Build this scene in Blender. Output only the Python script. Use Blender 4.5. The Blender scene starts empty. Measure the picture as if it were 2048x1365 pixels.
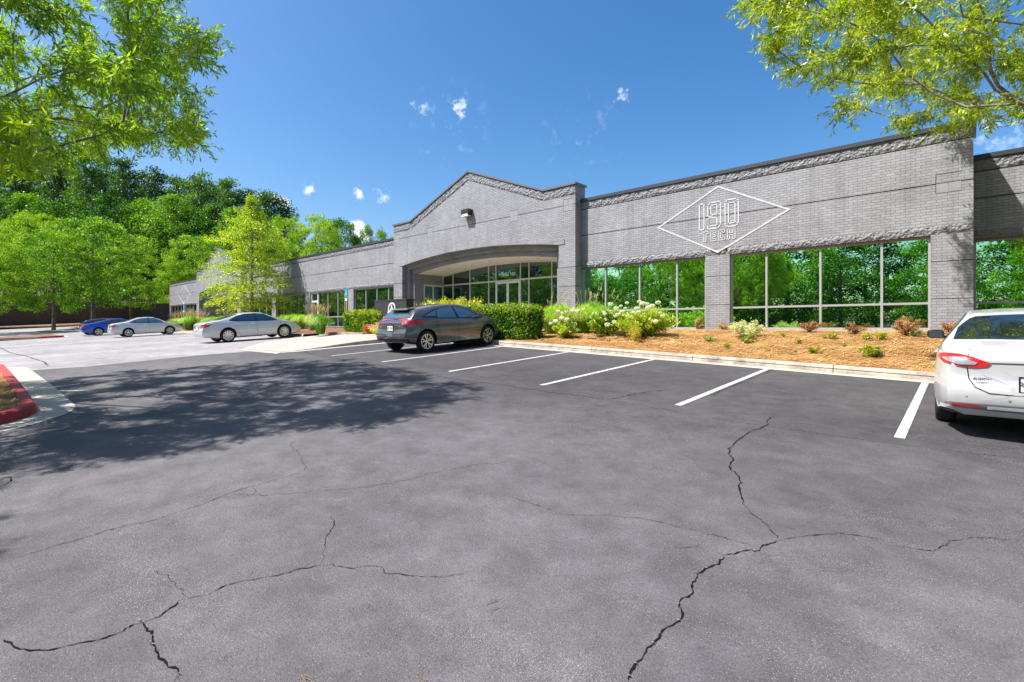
import bpy, bmesh, math, random
import numpy as np
from mathutils import Vector, Matrix
from mathutils.bvhtree import BVHTree
from mathutils.geometry import tessellate_polygon

PI = math.pi
rad = math.radians
SC = bpy.context.scene
COL = SC.collection
EYE = 1.8            # height of the camera above the world's zero; x runs along the facade, y into the building

# ------------------------------------------------------------------ helpers
def sstep(a, b, x):
    t = min(1.0, max(0.0, (x - a) / (b - a)))
    return t * t * (3 - 2 * t)

def softmin(x, m, w):
    d = (m - x) / w
    if d > 30: return x
    return m - w * math.log1p(math.exp(d))

def G(u, v):
    """height of the paved ground"""
    a = softmin(max(-u, -12.0), 13.2, 1.3)
    b = softmin(v, 14.5, .7)
    b = -softmin(-b, 5.0, 1.5)
    return EYE - 1.79 + .034 * a + .057 * b + .7 * sstep(62, 90, -u)

def tag(o, label=None, cat=None, group=None, kind=None):
    if label: o['label'] = label
    if cat: o['category'] = cat
    if group: o['group'] = group
    if kind: o['kind'] = kind
    return o

def link(o, parent=None):
    COL.objects.link(o)
    if parent is not None: o.parent = parent
    return o

def empty(name, loc=(0, 0, 0), rot=(0, 0, 0)):
    o = bpy.data.objects.new(name, None)
    o.location = loc; o.rotation_euler = rot
    o.empty_display_size = .2
    return link(o)

def mesh_obj(name, me, parent=None, loc=None):
    o = bpy.data.objects.new(name, me)
    if loc is not None: o.location = loc
    return link(o, parent)

class MB:
    """collects polygons, becomes one mesh"""
    def __init__(s): s.v = []; s.f = []; s.m = []
    def poly(s, pts, mi=0):
        n = len(s.v); s.v += [tuple(p) for p in pts]
        s.f.append(tuple(range(n, n + len(pts)))); s.m.append(mi)
    def box(s, x0, x1, y0, y1, z0, z1, mi=0, M=None):
        n = len(s.v)
        P = [(x0,y0,z0),(x1,y0,z0),(x1,y1,z0),(x0,y1,z0),(x0,y0,z1),(x1,y0,z1),(x1,y1,z1),(x0,y1,z1)]
        if M is not None: P = [tuple(M @ Vector(p)) for p in P]
        s.v += P
        for f in ((0,3,2,1),(4,5,6,7),(0,1,5,4),(1,2,6,5),(2,3,7,6),(3,0,4,7)):
            s.f.append(tuple(n + i for i in f)); s.m.append(mi)
    def tube(s, pts, rads, n=6, mi=0, cap=True):
        pts = [Vector(p) for p in pts]
        base = len(s.v)
        prev = None
        for i, p in enumerate(pts):
            d = (pts[min(i+1, len(pts)-1)] - pts[max(i-1, 0)])
            if d.length < 1e-9: d = Vector((0, 0, 1))
            d.normalize()
            if prev is None:
                a = d.cross(Vector((0, 0, 1)))
                if a.length < .05: a = d.cross(Vector((1, 0, 0)))
            else:
                a = prev - d * prev.dot(d)
                if a.length < 1e-6: a = d.cross(Vector((1, 0, .3)))
            a.normalize(); prev = a
            b = d.cross(a)
            r = rads[i] if hasattr(rads, '__len__') else rads
            for k in range(n):
                t = 2 * PI * k / n
                s.v.append(tuple(p + (a * math.cos(t) + b * math.sin(t)) * r))
        for i in range(len(pts) - 1):
            for k in range(n):
                k2 = (k + 1) % n
                s.f.append((base+i*n+k, base+i*n+k2, base+(i+1)*n+k2, base+(i+1)*n+k)); s.m.append(mi)
        if cap:
            s.f.append(tuple(base + k for k in reversed(range(n)))); s.m.append(mi)
            s.f.append(tuple(base + (len(pts)-1)*n + k for k in range(n))); s.m.append(mi)
    def lathe(s, prof, n=24, axis='z', c=(0,0,0), mi=0):
        base = len(s.v)
        for (r, h) in prof:
            for k in range(n):
                t = 2 * PI * k / n
                if axis == 'z': p = (c[0]+r*math.cos(t), c[1]+r*math.sin(t), c[2]+h)
                else: p = (c[0]+r*math.cos(t), c[1]+h, c[2]+r*math.sin(t))
                s.v.append(p)
        for i in range(len(prof)-1):
            for k in range(n):
                k2 = (k+1) % n
                s.f.append((base+i*n+k, base+i*n+k2, base+(i+1)*n+k2, base+(i+1)*n+k)); s.m.append(mi)
    def prism_xz(s, pts, y0, y1, mi=0):
        """outline in x,z (counter-clockwise seen from -y) extruded y0..y1"""
        n = len(pts); b = len(s.v)
        s.v += [(p[0], y0, p[1]) for p in pts] + [(p[0], y1, p[1]) for p in pts]
        tri = tessellate_polygon([[Vector((p[0], p[1], 0)) for p in pts]])
        for t in tri:
            s.f.append((b+t[0], b+t[1], b+t[2])); s.m.append(mi)
            s.f.append((b+n+t[2], b+n+t[1], b+n+t[0])); s.m.append(mi)
        for i in range(n):
            j = (i+1) % n
            s.f.append((b+i, b+j, b+n+j, b+n+i)); s.m.append(mi)
    def build(s, name, mats, parent=None, smooth=None, fix=True, loc=None):
        me = bpy.data.meshes.new(name)
        me.from_pydata(s.v, [], s.f)
        if not isinstance(mats, (list, tuple)): mats = [mats]
        for m in mats: me.materials.append(m)
        if len(mats) > 1: me.polygons.foreach_set('material_index', s.m)
        if fix:
            bm = bmesh.new(); bm.from_mesh(me)
            bmesh.ops.recalc_face_normals(bm, faces=bm.faces)
            bm.to_mesh(me); bm.free()
        if smooth is not None:
            me.polygons.foreach_set('use_smooth', [True] * len(me.polygons))
            me.set_sharp_from_angle(angle=rad(smooth))
        me.update()
        return mesh_obj(name, me, parent, loc)

# ------------------------------------------------------------------ camera model (used to read positions off the survey of the photo)
FPX = 1000.0; HOR = 651.0; YAW = math.atan(.916)
CY, SY = math.cos(YAW), math.sin(YAW)
def ray(x, y):
    s = (x - 1024) / FPX
    return Vector((-SY + CY * s, CY + SY * s, (HOR - y) / FPX))
def at(x, y, t):
    return Vector((0, 0, EYE)) + ray(x, y) * t
def onface(x, y, v):
    r = ray(x, y); return Vector((0, 0, EYE)) + r * (v / r.y)
def onground(x, y, H=G):
    r = ray(x, y)
    lo, hi = .5, 250.0
    def f(t): return EYE + r.z * t - H(r.x * t, r.y * t)
    t = lo; prev = f(t)
    while t < hi:
        t2 = t * 1.03; c = f(t2)
        if c <= 0: break
        t = t2
    a, b = t, t * 1.03
    for _ in range(40):
        m = (a + b) / 2
        if f(m) > 0: a = m
        else: b = m
    return Vector((r.x * a, r.y * a, H(r.x * a, r.y * a)))
def proj(p):
    t = -SY * p[0] + CY * p[1]
    if t < .3: return None
    return (1024 + FPX * (CY * p[0] + SY * p[1]) / t, HOR - FPX * (p[2] - EYE) / t, t)

def inpoly(x, y, P):
    r = False; j = len(P) - 1
    for i in range(len(P)):
        xi, yi = P[i]; xj, yj = P[j]
        if (yi > y) != (yj > y) and x < (xj - xi) * (y - yi) / (yj - yi) + xi: r = not r
        j = i
    return r

# ------------------------------------------------------------------ materials
def newmat(name):
    m = bpy.data.materials.new(name); m.use_nodes = True
    nt = m.node_tree; nt.nodes.clear()
    return m, nt, nt.nodes, nt.links
def N(nodes, typ, **kw):
    n = nodes.new(typ)
    for k, v in kw.items():
        if k.startswith('i_'):
            n.inputs[k[2:].replace('_', ' ')].default_value = v
        else: setattr(n, k, v)
    return n
def rgb(c): return (c[0], c[1], c[2], 1.0)
def ramp(nodes, stops, interp='LINEAR'):
    n = nodes.new('ShaderNodeValToRGB'); cr = n.color_ramp; cr.interpolation = interp
    while len(cr.elements) < len(stops): cr.elements.new(.5)
    for e, (p, c) in zip(cr.elements, stops):
        e.position = p; e.color = rgb(c) if hasattr(c, '__len__') else (c, c, c, 1)
    return n
def mixc(nodes, links, fac, a, b, mode='MIX'):
    n = nodes.new('ShaderNodeMix'); n.data_type = 'RGBA'; n.blend_type = mode; n.clamp_factor = True
    for sock, val in ((n.inputs[0], fac), (n.inputs[6], a), (n.inputs[7], b)):
        if hasattr(val, 'is_linked'): links.new(val, sock)
        elif hasattr(val, '__len__'): sock.default_value = rgb(val)
        else: sock.default_value = val
    return n.outputs[2]
def math_(nodes, links, op, a, b=None, clamp=False):
    n = nodes.new('ShaderNodeMath'); n.operation = op; n.use_clamp = clamp
    for i, val in enumerate((a, b)):
        if val is None: continue
        if hasattr(val, 'is_linked'): links.new(val, n.inputs[i])
        else: n.inputs[i].default_value = val
    return n.outputs[0]

def plain(name, col, rough=.6, metal=0, coat=0, noise=0, nscale=8, spec=.5, bump=0):
    m, nt, nd, lk = newmat(name)
    o = N(nd, 'ShaderNodeOutputMaterial'); p = N(nd, 'ShaderNodeBsdfPrincipled')
    p.inputs['Base Color'].default_value = rgb(col); p.inputs['Roughness'].default_value = rough
    p.inputs['Metallic'].default_value = metal; p.inputs['Coat Weight'].default_value = coat
    p.inputs['Specular IOR Level'].default_value = spec
    p.inputs['Coat Roughness'].default_value = .03
    if noise or bump:
        tc = N(nd, 'ShaderNodeTexCoord'); nz = N(nd, 'ShaderNodeTexNoise'); nz.inputs['Scale'].default_value = nscale
        nz.inputs['Detail'].default_value = 6
        lk.new(tc.outputs['Object'], nz.inputs['Vector'])
        if noise:
            r = ramp(nd, [(.3, tuple(c * (1 - noise) for c in col)), (.7, tuple(min(1, c * (1 + noise)) for c in col))])
            lk.new(nz.outputs['Fac'], r.inputs[0]); lk.new(r.outputs[0], p.inputs['Base Color'])
        if bump:
            b = N(nd, 'ShaderNodeBump'); b.inputs['Strength'].default_value = bump; b.inputs['Distance'].default_value = .01
            lk.new(nz.outputs['Fac'], b.inputs['Height']); lk.new(b.outputs[0], p.inputs['Normal'])
    lk.new(p.outputs[0], o.inputs[0])
    return m

def m_asphalt(name, c0, c1, speck, seed=0, blotch=.5, bay=False):
    m, nt, nd, lk = newmat(name)
    o = N(nd, 'ShaderNodeOutputMaterial'); p = N(nd, 'ShaderNodeBsdfPrincipled')
    tc = N(nd, 'ShaderNodeTexCoord'); mp = N(nd, 'ShaderNodeMapping'); mp.inputs['Location'].default_value = (seed, seed * 2, 0)
    lk.new(tc.outputs['Object'], mp.inputs[0]); V = mp.outputs[0]
    big = N(nd, 'ShaderNodeTexNoise', i_Scale=.35, i_Detail=5.0, i_Roughness=.6); lk.new(V, big.inputs[0])
    mid = N(nd, 'ShaderNodeTexNoise', i_Scale=3.0, i_Detail=6.0, i_Roughness=.65); lk.new(V, mid.inputs[0])
    fine = N(nd, 'ShaderNodeTexNoise', i_Scale=90.0, i_Detail=3.0, i_Roughness=.7); lk.new(V, fine.inputs[0])
    r = ramp(nd, [(.36, c0), (.64, c1)]); lk.new(big.outputs['Fac'], r.inputs[0])
    r2 = ramp(nd, [(.35, .76), (.7, 1.2)]); lk.new(mid.outputs['Fac'], r2.inputs[0])
    c = mixc(nd, lk, 1.0, r.outputs[0], r2.outputs[0], 'MULTIPLY')
    r3 = ramp(nd, [(.30, .55), (.5, 1.0), (.72, 1.35)]); lk.new(fine.outputs['Fac'], r3.inputs[0])
    c = mixc(nd, lk, 1.0, c, r3.outputs[0], 'MULTIPLY')
    if bay:   # tone darkens from the drive towards the bays, most past the seam
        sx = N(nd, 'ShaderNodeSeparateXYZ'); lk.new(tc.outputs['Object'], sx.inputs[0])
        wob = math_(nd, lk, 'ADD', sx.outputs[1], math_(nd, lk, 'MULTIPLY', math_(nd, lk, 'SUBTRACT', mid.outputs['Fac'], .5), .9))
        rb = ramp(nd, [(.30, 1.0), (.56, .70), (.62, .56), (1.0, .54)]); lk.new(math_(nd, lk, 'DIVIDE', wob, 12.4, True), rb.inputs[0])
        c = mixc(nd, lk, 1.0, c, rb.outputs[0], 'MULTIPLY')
    # pale worn stone showing in patches
    vo = N(nd, 'ShaderNodeTexVoronoi', i_Scale=130.0); lk.new(V, vo.inputs[0])
    sp = ramp(nd, [(.0, 1.0), (.24, 1.0), (.34, 0.0)]); lk.new(vo.outputs['Distance'], sp.inputs[0])
    pn = N(nd, 'ShaderNodeTexNoise', i_Scale=1.3, i_Detail=7.0, i_Roughness=.72, i_Distortion=.6)
    st = N(nd, 'ShaderNodeMapping'); st.inputs['Scale'].default_value = (.55, 1.6, 1); st.inputs['Rotation'].default_value = (0, 0, .35)
    lk.new(V, st.inputs[0]); lk.new(st.outputs[0], pn.inputs[0])
    pr = ramp(nd, [(.50, 0.0), (.70, blotch)]); lk.new(pn.outputs['Fac'], pr.inputs[0])
    wn = N(nd, 'ShaderNodeTexWhiteNoise'); lk.new(vo.outputs['Position'], wn.inputs[0])
    k = math_(nd, lk, 'LESS_THAN', wn.outputs['Value'], math_(nd, lk, 'ADD', pr.outputs[0], .03))
    k = math_(nd, lk, 'MULTIPLY', k, sp.outputs[0])
    c = mixc(nd, lk, k, c, speck)
    lk.new(c, p.inputs['Base Color'])
    p.inputs['Roughness'].default_value = .82; p.inputs['Specular IOR Level'].default_value = .35
    b = N(nd, 'ShaderNodeBump'); b.inputs['Strength'].default_value = .8; b.inputs['Distance'].default_value = .006
    h = math_(nd, lk, 'ADD', fine.outputs['Fac'], math_(nd, lk, 'MULTIPLY', vo.outputs['Distance'], -.6))
    lk.new(h, b.inputs['Height']); lk.new(b.outputs[0], p.inputs['Normal'])
    lk.new(p.outputs[0], o.inputs[0])
    return m

def wallvec(nd, lk):
    """(horizontal run, height) coordinates for any upright face"""
    tc = N(nd, 'ShaderNodeTexCoord'); ge = N(nd, 'ShaderNodeNewGeometry')
    s = N(nd, 'ShaderNodeSeparateXYZ'); lk.new(ge.outputs['Position'], s.inputs[0])
    sn = N(nd, 'ShaderNodeSeparateXYZ'); lk.new(ge.outputs['True Normal'], sn.inputs[0])
    isx = math_(nd, lk, 'GREATER_THAN', math_(nd, lk, 'ABSOLUTE', sn.outputs[0]), .7)
    mx = N(nd, 'ShaderNodeMix'); lk.new(isx, mx.inputs[0]); lk.new(s.outputs[0], mx.inputs[2]); lk.new(s.outputs[1], mx.inputs[3])
    cb = N(nd, 'ShaderNodeCombineXYZ'); lk.new(mx.outputs[0], cb.inputs[0]); lk.new(s.outputs[2], cb.inputs[1])
    return cb.outputs[0], ge.outputs['Position']

def m_brick(name, col, bw=.22, bh=.076, soldier=False, dark=.68):
    m, nt, nd, lk = newmat(name)
    o = N(nd, 'ShaderNodeOutputMaterial'); p = N(nd, 'ShaderNodeBsdfPrincipled')
    V, P = wallvec(nd, lk)
    br = N(nd, 'ShaderNodeTexBrick'); br.inputs['Scale'].default_value = 1
    br.inputs['Brick Width'].default_value = bw; br.inputs['Row Height'].default_value = bh
    br.inputs['Mortar Size'].default_value = .007; br.inputs['Mortar Smooth'].default_value = .25; br.inputs['Bias'].default_value = 0
    lk.new(V, br.inputs['Vector'])
    lo = tuple(c * .89 for c in col); hi = tuple(c * 1.12 for c in col)
    br.inputs['Color1'].default_value = rgb(lo); br.inputs['Color2'].default_value = rgb(hi)
    br.inputs['Mortar'].default_value = rgb(tuple(c * dark for c in col))
    nz = N(nd, 'ShaderNodeTexNoise', i_Scale=.8, i_Detail=6.0, i_Roughness=.6); lk.new(P, nz.inputs[0])
    r = ramp(nd, [(.3, .86), (.7, 1.14)]); lk.new(nz.outputs['Fac'], r.inputs[0])
    c = mixc(nd, lk, 1.0, br.outputs['Color'], r.outputs[0], 'MULTIPLY')
    # rain streaks and blotchy repainting
    ms_ = N(nd, 'ShaderNodeMapping'); ms_.inputs['Scale'].default_value = (3.2, .28, 1); lk.new(V, ms_.inputs[0])
    ns = N(nd, 'ShaderNodeTexNoise', i_Scale=1.0, i_Detail=6.0, i_Roughness=.7); lk.new(ms_.outputs[0], ns.inputs[0])
    r = ramp(nd, [(.36, .86), (.5, 1.0), (.72, 1.07)]); lk.new(ns.outputs['Fac'], r.inputs[0])
    c = mixc(nd, lk, 1.0, c, r.outputs[0], 'MULTIPLY')
    nf = N(nd, 'ShaderNodeTexNoise', i_Scale=45.0, i_Detail=4.0); lk.new(P, nf.inputs[0])
    r = ramp(nd, [(.3, .85), (.7, 1.12)]); lk.new(nf.outputs['Fac'], r.inputs[0])
    c = mixc(nd, lk, 1.0, c, r.outputs[0], 'MULTIPLY')
    lk.new(c, p.inputs['Base Color']); p.inputs['Roughness'].default_value = .6
    h = math_(nd, lk, 'ADD', math_(nd, lk, 'MULTIPLY', br.outputs['Fac'], -1.0), math_(nd, lk, 'MULTIPLY', nf.outputs['Fac'], .35))
    b = N(nd, 'ShaderNodeBump'); b.inputs['Strength'].default_value = 1.0; b.inputs['Distance'].default_value = .009
    lk.new(h, b.inputs['Height']); lk.new(b.outputs[0], p.inputs['Normal'])
    lk.new(p.outputs[0], o.inputs[0])
    return m

def m_split(name, col):
    m, nt, nd, lk = newmat(name)
    o = N(nd, 'ShaderNodeOutputMaterial'); p = N(nd, 'ShaderNodeBsdfPrincipled')
    V, P = wallvec(nd, lk)
    br = N(nd, 'ShaderNodeTexBrick'); br.inputs['Scale'].default_value = 1; br.offset = 0
    br.inputs['Brick Width'].default_value = .41; br.inputs['Row Height'].default_value = 50
    br.inputs['Mortar Size'].default_value = .006; br.inputs['Bias'].default_value = 0
    lk.new(V, br.inputs['Vector'])
    nz = N(nd, 'ShaderNodeTexNoise', i_Scale=11.0, i_Detail=9.0, i_Roughness=.7, i_Distortion=.8); lk.new(P, nz.inputs[0])
    vo = N(nd, 'ShaderNodeTexVoronoi', i_Scale=14.0, i_Randomness=1.0); lk.new(P, vo.inputs[0])
    r = ramp(nd, [(.3, tuple(c * .75 for c in col)), (.7, tuple(c * 1.25 for c in col))]); lk.new(nz.outputs['Fac'], r.inputs[0])
    c = mixc(nd, lk, math_(nd, lk, 'MULTIPLY', br.outputs['Fac'], .6), r.outputs[0], tuple(c * .4 for c in col))
    lk.new(c, p.inputs['Base Color']); p.inputs['Roughness'].default_value = .7
    h = math_(nd, lk, 'ADD', nz.outputs['Fac'], math_(nd, lk, 'MULTIPLY', vo.outputs['Distance'], 1.0))
    b = N(nd, 'ShaderNodeBump'); b.inputs['Strength'].default_value = 1.0; b.inputs['Distance'].default_value = .05
    lk.new(h, b.inputs['Height']); lk.new(b.outputs[0], p.inputs['Normal'])
    lk.new(p.outputs[0], o.inputs[0])
    return m

def m_glass(name, tint=(.5, .78, .62), dark=(.006, .012, .012), refl=.62):
    m, nt, nd, lk = newmat(name)
    o = N(nd, 'ShaderNodeOutputMaterial')
    g = N(nd, 'ShaderNodeBsdfGlossy'); g.inputs['Color'].default_value = rgb(tint); g.inputs['Roughness'].default_value = .0
    d = N(nd, 'ShaderNodeBsdfDiffuse'); d.inputs['Color'].default_value = rgb(dark)
    fr = N(nd, 'ShaderNodeFresnel'); fr.inputs['IOR'].default_value = 1.5
    f = math_(nd, lk, 'ADD', math_(nd, lk, 'MULTIPLY', fr.outputs[0], 1 - refl), refl, True)
    # faint ripple of toughened glass
    V, P = wallvec(nd, lk)
    nz = N(nd, 'ShaderNodeTexNoise', i_Scale=.9, i_Detail=1.0); lk.new(P, nz.inputs[0])
    b = N(nd, 'ShaderNodeBump'); b.inputs['Strength'].default_value = .25; b.inputs['Distance'].default_value = .01
    lk.new(nz.outputs['Fac'], b.inputs['Height']); lk.new(b.outputs[0], g.inputs['Normal'])
    mx = N(nd, 'ShaderNodeMixShader'); lk.new(f, mx.inputs[0]); lk.new(d.outputs[0], mx.inputs[1]); lk.new(g.outputs[0], mx.inputs[2])
    lk.new(mx.outputs[0], o.inputs[0])
    return m

def m_leaf(name, stops, trans=.45, clump=.6, gloss=.06, tstr=1.0):
    """stops: colours dark..light picked per leaf and per clump"""
    m, nt, nd, lk = newmat(name)
    o = N(nd, 'ShaderNodeOutputMaterial')
    ge = N(nd, 'ShaderNodeNewGeometry')
    nz = N(nd, 'ShaderNodeTexNoise', i_Scale=clump, i_Detail=2.0); lk.new(ge.outputs['Position'], nz.inputs[0])
    oi = N(nd, 'ShaderNodeObjectInfo')
    a = math_(nd, lk, 'MULTIPLY', ge.outputs['Random Per Island'], .5)
    b = math_(nd, lk, 'MULTIPLY', nz.outputs['Fac'], .75)
    c = math_(nd, lk, 'ADD', math_(nd, lk, 'ADD', a, b), math_(nd, lk, 'MULTIPLY', math_(nd, lk, 'ADD', oi.outputs['Random'], -.5), .42))
    k = len(stops)
    r = ramp(nd, [(.22 + .62 * i / (k - 1), s) for i, s in enumerate(stops)]); lk.new(c, r.inputs[0])
    d = N(nd, 'ShaderNodeBsdfDiffuse'); lk.new(r.outputs[0], d.inputs[0])
    t = N(nd, 'ShaderNodeBsdfTranslucent')
    tc = mixc(nd, lk, 1.0, r.outputs[0], (1.05 * tstr, 1.25 * tstr, .30 * tstr), 'MULTIPLY'); lk.new(tc, t.inputs[0])
    m1 = N(nd, 'ShaderNodeMixShader'); m1.inputs[0].default_value = trans
    lk.new(d.outputs[0], m1.inputs[1]); lk.new(t.outputs[0], m1.inputs[2])
    g = N(nd, 'ShaderNodeBsdfGlossy'); g.inputs['Roughness'].default_value = .4; g.inputs['Color'].default_value = (.8, .85, .8, 1)
    m2 = N(nd, 'ShaderNodeMixShader'); m2.inputs[0].default_value = gloss
    lk.new(m1.outputs[0], m2.inputs[1]); lk.new(g.outputs[0], m2.inputs[2])
    lk.new(m2.outputs[0], o.inputs[0])
    return m

def m_bark(name, c0, c1):
    m, nt, nd, lk = newmat(name)
    o = N(nd, 'ShaderNodeOutputMaterial'); p = N(nd, 'ShaderNodeBsdfPrincipled')
    ge = N(nd, 'ShaderNodeNewGeometry')
    nz = N(nd, 'ShaderNodeTexNoise', i_Scale=14.0, i_Detail=7.0, i_Roughness=.7); lk.new(ge.outputs['Position'], nz.inputs[0])
    r = ramp(nd, [(.35, c0), (.62, c1)]); lk.new(nz.outputs['Fac'], r.inputs[0]); lk.new(r.outputs[0], p.inputs['Base Color'])
    b = N(nd, 'ShaderNodeBump'); b.inputs['Strength'].default_value = .8; b.inputs['Distance'].default_value = .02
    lk.new(nz.outputs['Fac'], b.inputs['Height']); lk.new(b.outputs[0], p.inputs['Normal'])
    p.inputs['Roughness'].default_value = .85
    lk.new(p.outputs[0], o.inputs[0]); return m

def m_mulch(name, cols):
    m, nt, nd, lk = newmat(name)
    o = N(nd, 'ShaderNodeOutputMaterial'); p = N(nd, 'ShaderNodeBsdfPrincipled')
    tc = N(nd, 'ShaderNodeTexCoord')
    nz = N(nd, 'ShaderNodeTexNoise', i_Scale=34.0, i_Detail=8.0, i_Roughness=.75, i_Distortion=1.5); lk.new(tc.outputs['Object'], nz.inputs[0])
    n2 = N(nd, 'ShaderNodeTexNoise', i_Scale=1.6, i_Detail=5.0); lk.new(tc.outputs['Object'], n2.inputs[0])
    f = math_(nd, lk, 'ADD', math_(nd, lk, 'MULTIPLY', nz.outputs['Fac'], .8), math_(nd, lk, 'MULTIPLY', n2.outputs['Fac'], .3))
    r = ramp(nd, [(.36, cols[0]), (.52, cols[1]), (.68, cols[2])]); lk.new(f, r.inputs[0])
    lk.new(r.outputs[0], p.inputs['Base Color']); p.inputs['Roughness'].default_value = .9
    b = N(nd, 'ShaderNodeBump'); b.inputs['Strength'].default_value = 1.0; b.inputs['Distance'].default_value = .04
    lk.new(nz.outputs['Fac'], b.inputs['Height']); lk.new(b.outputs[0], p.inputs['Normal'])
    lk.new(p.outputs[0], o.inputs[0]); return m

def m_concrete(name, col, stain=.35, sc=1.2):
    m, nt, nd, lk = newmat(name)
    o = N(nd, 'ShaderNodeOutputMaterial'); p = N(nd, 'ShaderNodeBsdfPrincipled')
    tc = N(nd, 'ShaderNodeTexCoord')
    nz = N(nd, 'ShaderNodeTexNoise', i_Scale=sc, i_Detail=9.0, i_Roughness=.7); lk.new(tc.outputs['Object'], nz.inputs[0])
    nf = N(nd, 'ShaderNodeTexNoise', i_Scale=60.0, i_Detail=3.0); lk.new(tc.outputs['Object'], nf.inputs[0])
    r = ramp(nd, [(.32, tuple(c * (1 - stain) for c in col)), (.6, col)]); lk.new(nz.outputs['Fac'], r.inputs[0])
    r2 = ramp(nd, [(.3, .8), (.7, 1.15)]); lk.new(nf.outputs['Fac'], r2.inputs[0])
    c = mixc(nd, lk, 1.0, r.outputs[0], r2.outputs[0], 'MULTIPLY')
    lk.new(c, p.inputs['Base Color']); p.inputs['Roughness'].default_value = .8
    b = N(nd, 'ShaderNodeBump'); b.inputs['Strength'].default_value = .4; b.inputs['Distance'].default_value = .004
    lk.new(nf.outputs['Fac'], b.inputs['Height']); lk.new(b.outputs[0], p.inputs['Normal'])
    lk.new(p.outputs[0], o.inputs[0]); return m

def m_linepaint(name):
    m, nt, nd, lk = newmat(name)
    o = N(nd, 'ShaderNodeOutputMaterial'); p = N(nd, 'ShaderNodeBsdfPrincipled')
    tc = N(nd, 'ShaderNodeTexCoord')
    nz = N(nd, 'ShaderNodeTexNoise', i_Scale=9.0, i_Detail=10.0, i_Roughness=.8); lk.new(tc.outputs['Object'], nz.inputs[0])
    r = ramp(nd, [(.36, (.08, .08, .083)), (.44, (.34, .34, .34)), (.56, (.48, .48, .48))]); lk.new(nz.outputs['Fac'], r.inputs[0])
    lk.new(r.outputs[0], p.inputs['Base Color']); p.inputs['Roughness'].default_value = .7
    b = N(nd, 'ShaderNodeBump'); b.inputs['Strength'].default_value = .5; b.inputs['Distance'].default_value = .004
    lk.new(nz.outputs['Fac'], b.inputs['Height']); lk.new(b.outputs[0], p.inputs['Normal'])
    lk.new(p.outputs[0], o.inputs[0]); return m

BR = (.28, .278, .292)
MT = dict(
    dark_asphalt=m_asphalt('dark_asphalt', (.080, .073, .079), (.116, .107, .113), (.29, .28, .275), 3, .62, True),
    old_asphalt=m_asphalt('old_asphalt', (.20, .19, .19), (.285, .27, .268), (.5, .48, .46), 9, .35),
    brick=m_brick('painted_brick', BR),
    soldier=m_brick('soldier_brick', BR, bw=.078, bh=.225),
    dark_brick=m_brick('dark_brick', (.026, .027, .032)),
    split=m_split('split_face_block', (.22, .218, .23)),
    cap=plain('dark_metal_cap', (.05, .052, .058), .45, .2),
    cap_light=plain('grey_metal_cap', (.16, .155, .15), .45, .3),
    groove=plain('groove_shadow_paint', (.012, .012, .014), .9),
    frame=plain('window_frame_metal', (.42, .41, .40), .4, .3),
    frame_white=plain('cream_frame_metal', (.66, .64, .58), .45, .1),
    frame_bronze=plain('bronze_head_trim', (.2, .15, .11), .5, .2),
    glass=m_glass('tinted_window_glass', (.48, .80, .52), refl=.9),
    glass_entry=m_glass('entrance_glass', (.36, .50, .52), refl=.34),
    glass_dark=m_glass('dim_window_glass', (.38, .56, .45), refl=.5),
    soffit=plain('cream_soffit_paint', (.86, .82, .72), .7, noise=.05),
    white=plain('white_paint', (.78, .78, .78), .6),
    lettering=plain('brushed_letter_paint', (.60, .60, .60), .6, noise=.12, nscale=30),
    lamp_dark=plain('bronze_lamp_housing', (.04, .035, .03), .4, .3),
    lamp_glass=plain('lamp_lens', (.75, .74, .68), .25, 0, .5),
    concrete=m_concrete('pale_concrete', (.35, .32, .28), .25),
    gutter=m_concrete('bright_gutter_concrete', (.40, .365, .31), .2),
    kerb=m_concrete('weathered_kerb_concrete', (.42, .36, .29), .6, 3.0),
    redkerb=m_concrete('red_painted_kerb', (.42, .03, .035), .35, 2.5),
    mulch=m_mulch('pine_straw', ((.09, .036, .008), (.31, .145, .038), (.54, .32, .125))),
    mulch_brown=m_mulch('bark_mulch', ((.05, .022, .012), (.16, .065, .03), (.28, .13, .06))),
    soil=m_mulch('woodland_floor', ((.02, .018, .01), (.06, .045, .025), (.11, .08, .045))),
    turf=m_mulch('rough_turf', ((.02, .035, .01), (.05, .09, .02), (.10, .15, .04))),
    linepaint=m_linepaint('worn_line_paint'),
    crack=plain('crack_shadow', (.014, .012, .011), 1.0, spec=0),
    litter=plain('dry_litter', (.20, .14, .08), .9, noise=.5, nscale=60),
    retain=m_brick('retaining_block', (.085, .06, .05), bw=.45, bh=.2, dark=.4),
    bark=m_bark('grey_bark', (.10, .08, .065), (.30, .27, .23)),
    bark_far=m_bark('brown_bark', (.09, .065, .05), (.20, .16, .12)),
    tyre=plain('tyre_rubber', (.018, .018, .018), .85),
    rim=plain('alloy', (.62, .62, .64), .25, .9),
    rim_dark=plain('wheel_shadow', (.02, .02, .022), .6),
    black=plain('black_plastic', (.015, .015, .017), .45),
    tail=plain('red_lens', (.55, .01, .012), .15, 0, 1),
    lens=plain('clear_lens', (.40, .41, .44), .12, .3, 1),
    carglass=m_glass('car_glass', (.75, .85, .85), (.01, .013, .014), .22),
    carglass_light=m_glass('car_glass_light', (.8, .92, .9), (.05, .075, .07), .32),
    blue_sign=plain('blue_sign_face', (.0, .25, .45), .4),
    post=plain('wooden_post', (.40, .25, .05), .8, noise=.2),
    underbody=plain('underbody', (.01, .01, .01), .9),
)
# ------------------------------------------------------------------ ground sheets
def frange(a, b, s):
    n = max(1, int(round((b - a) / s))); return [a + (b - a) * i / n for i in range(n + 1)]

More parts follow.
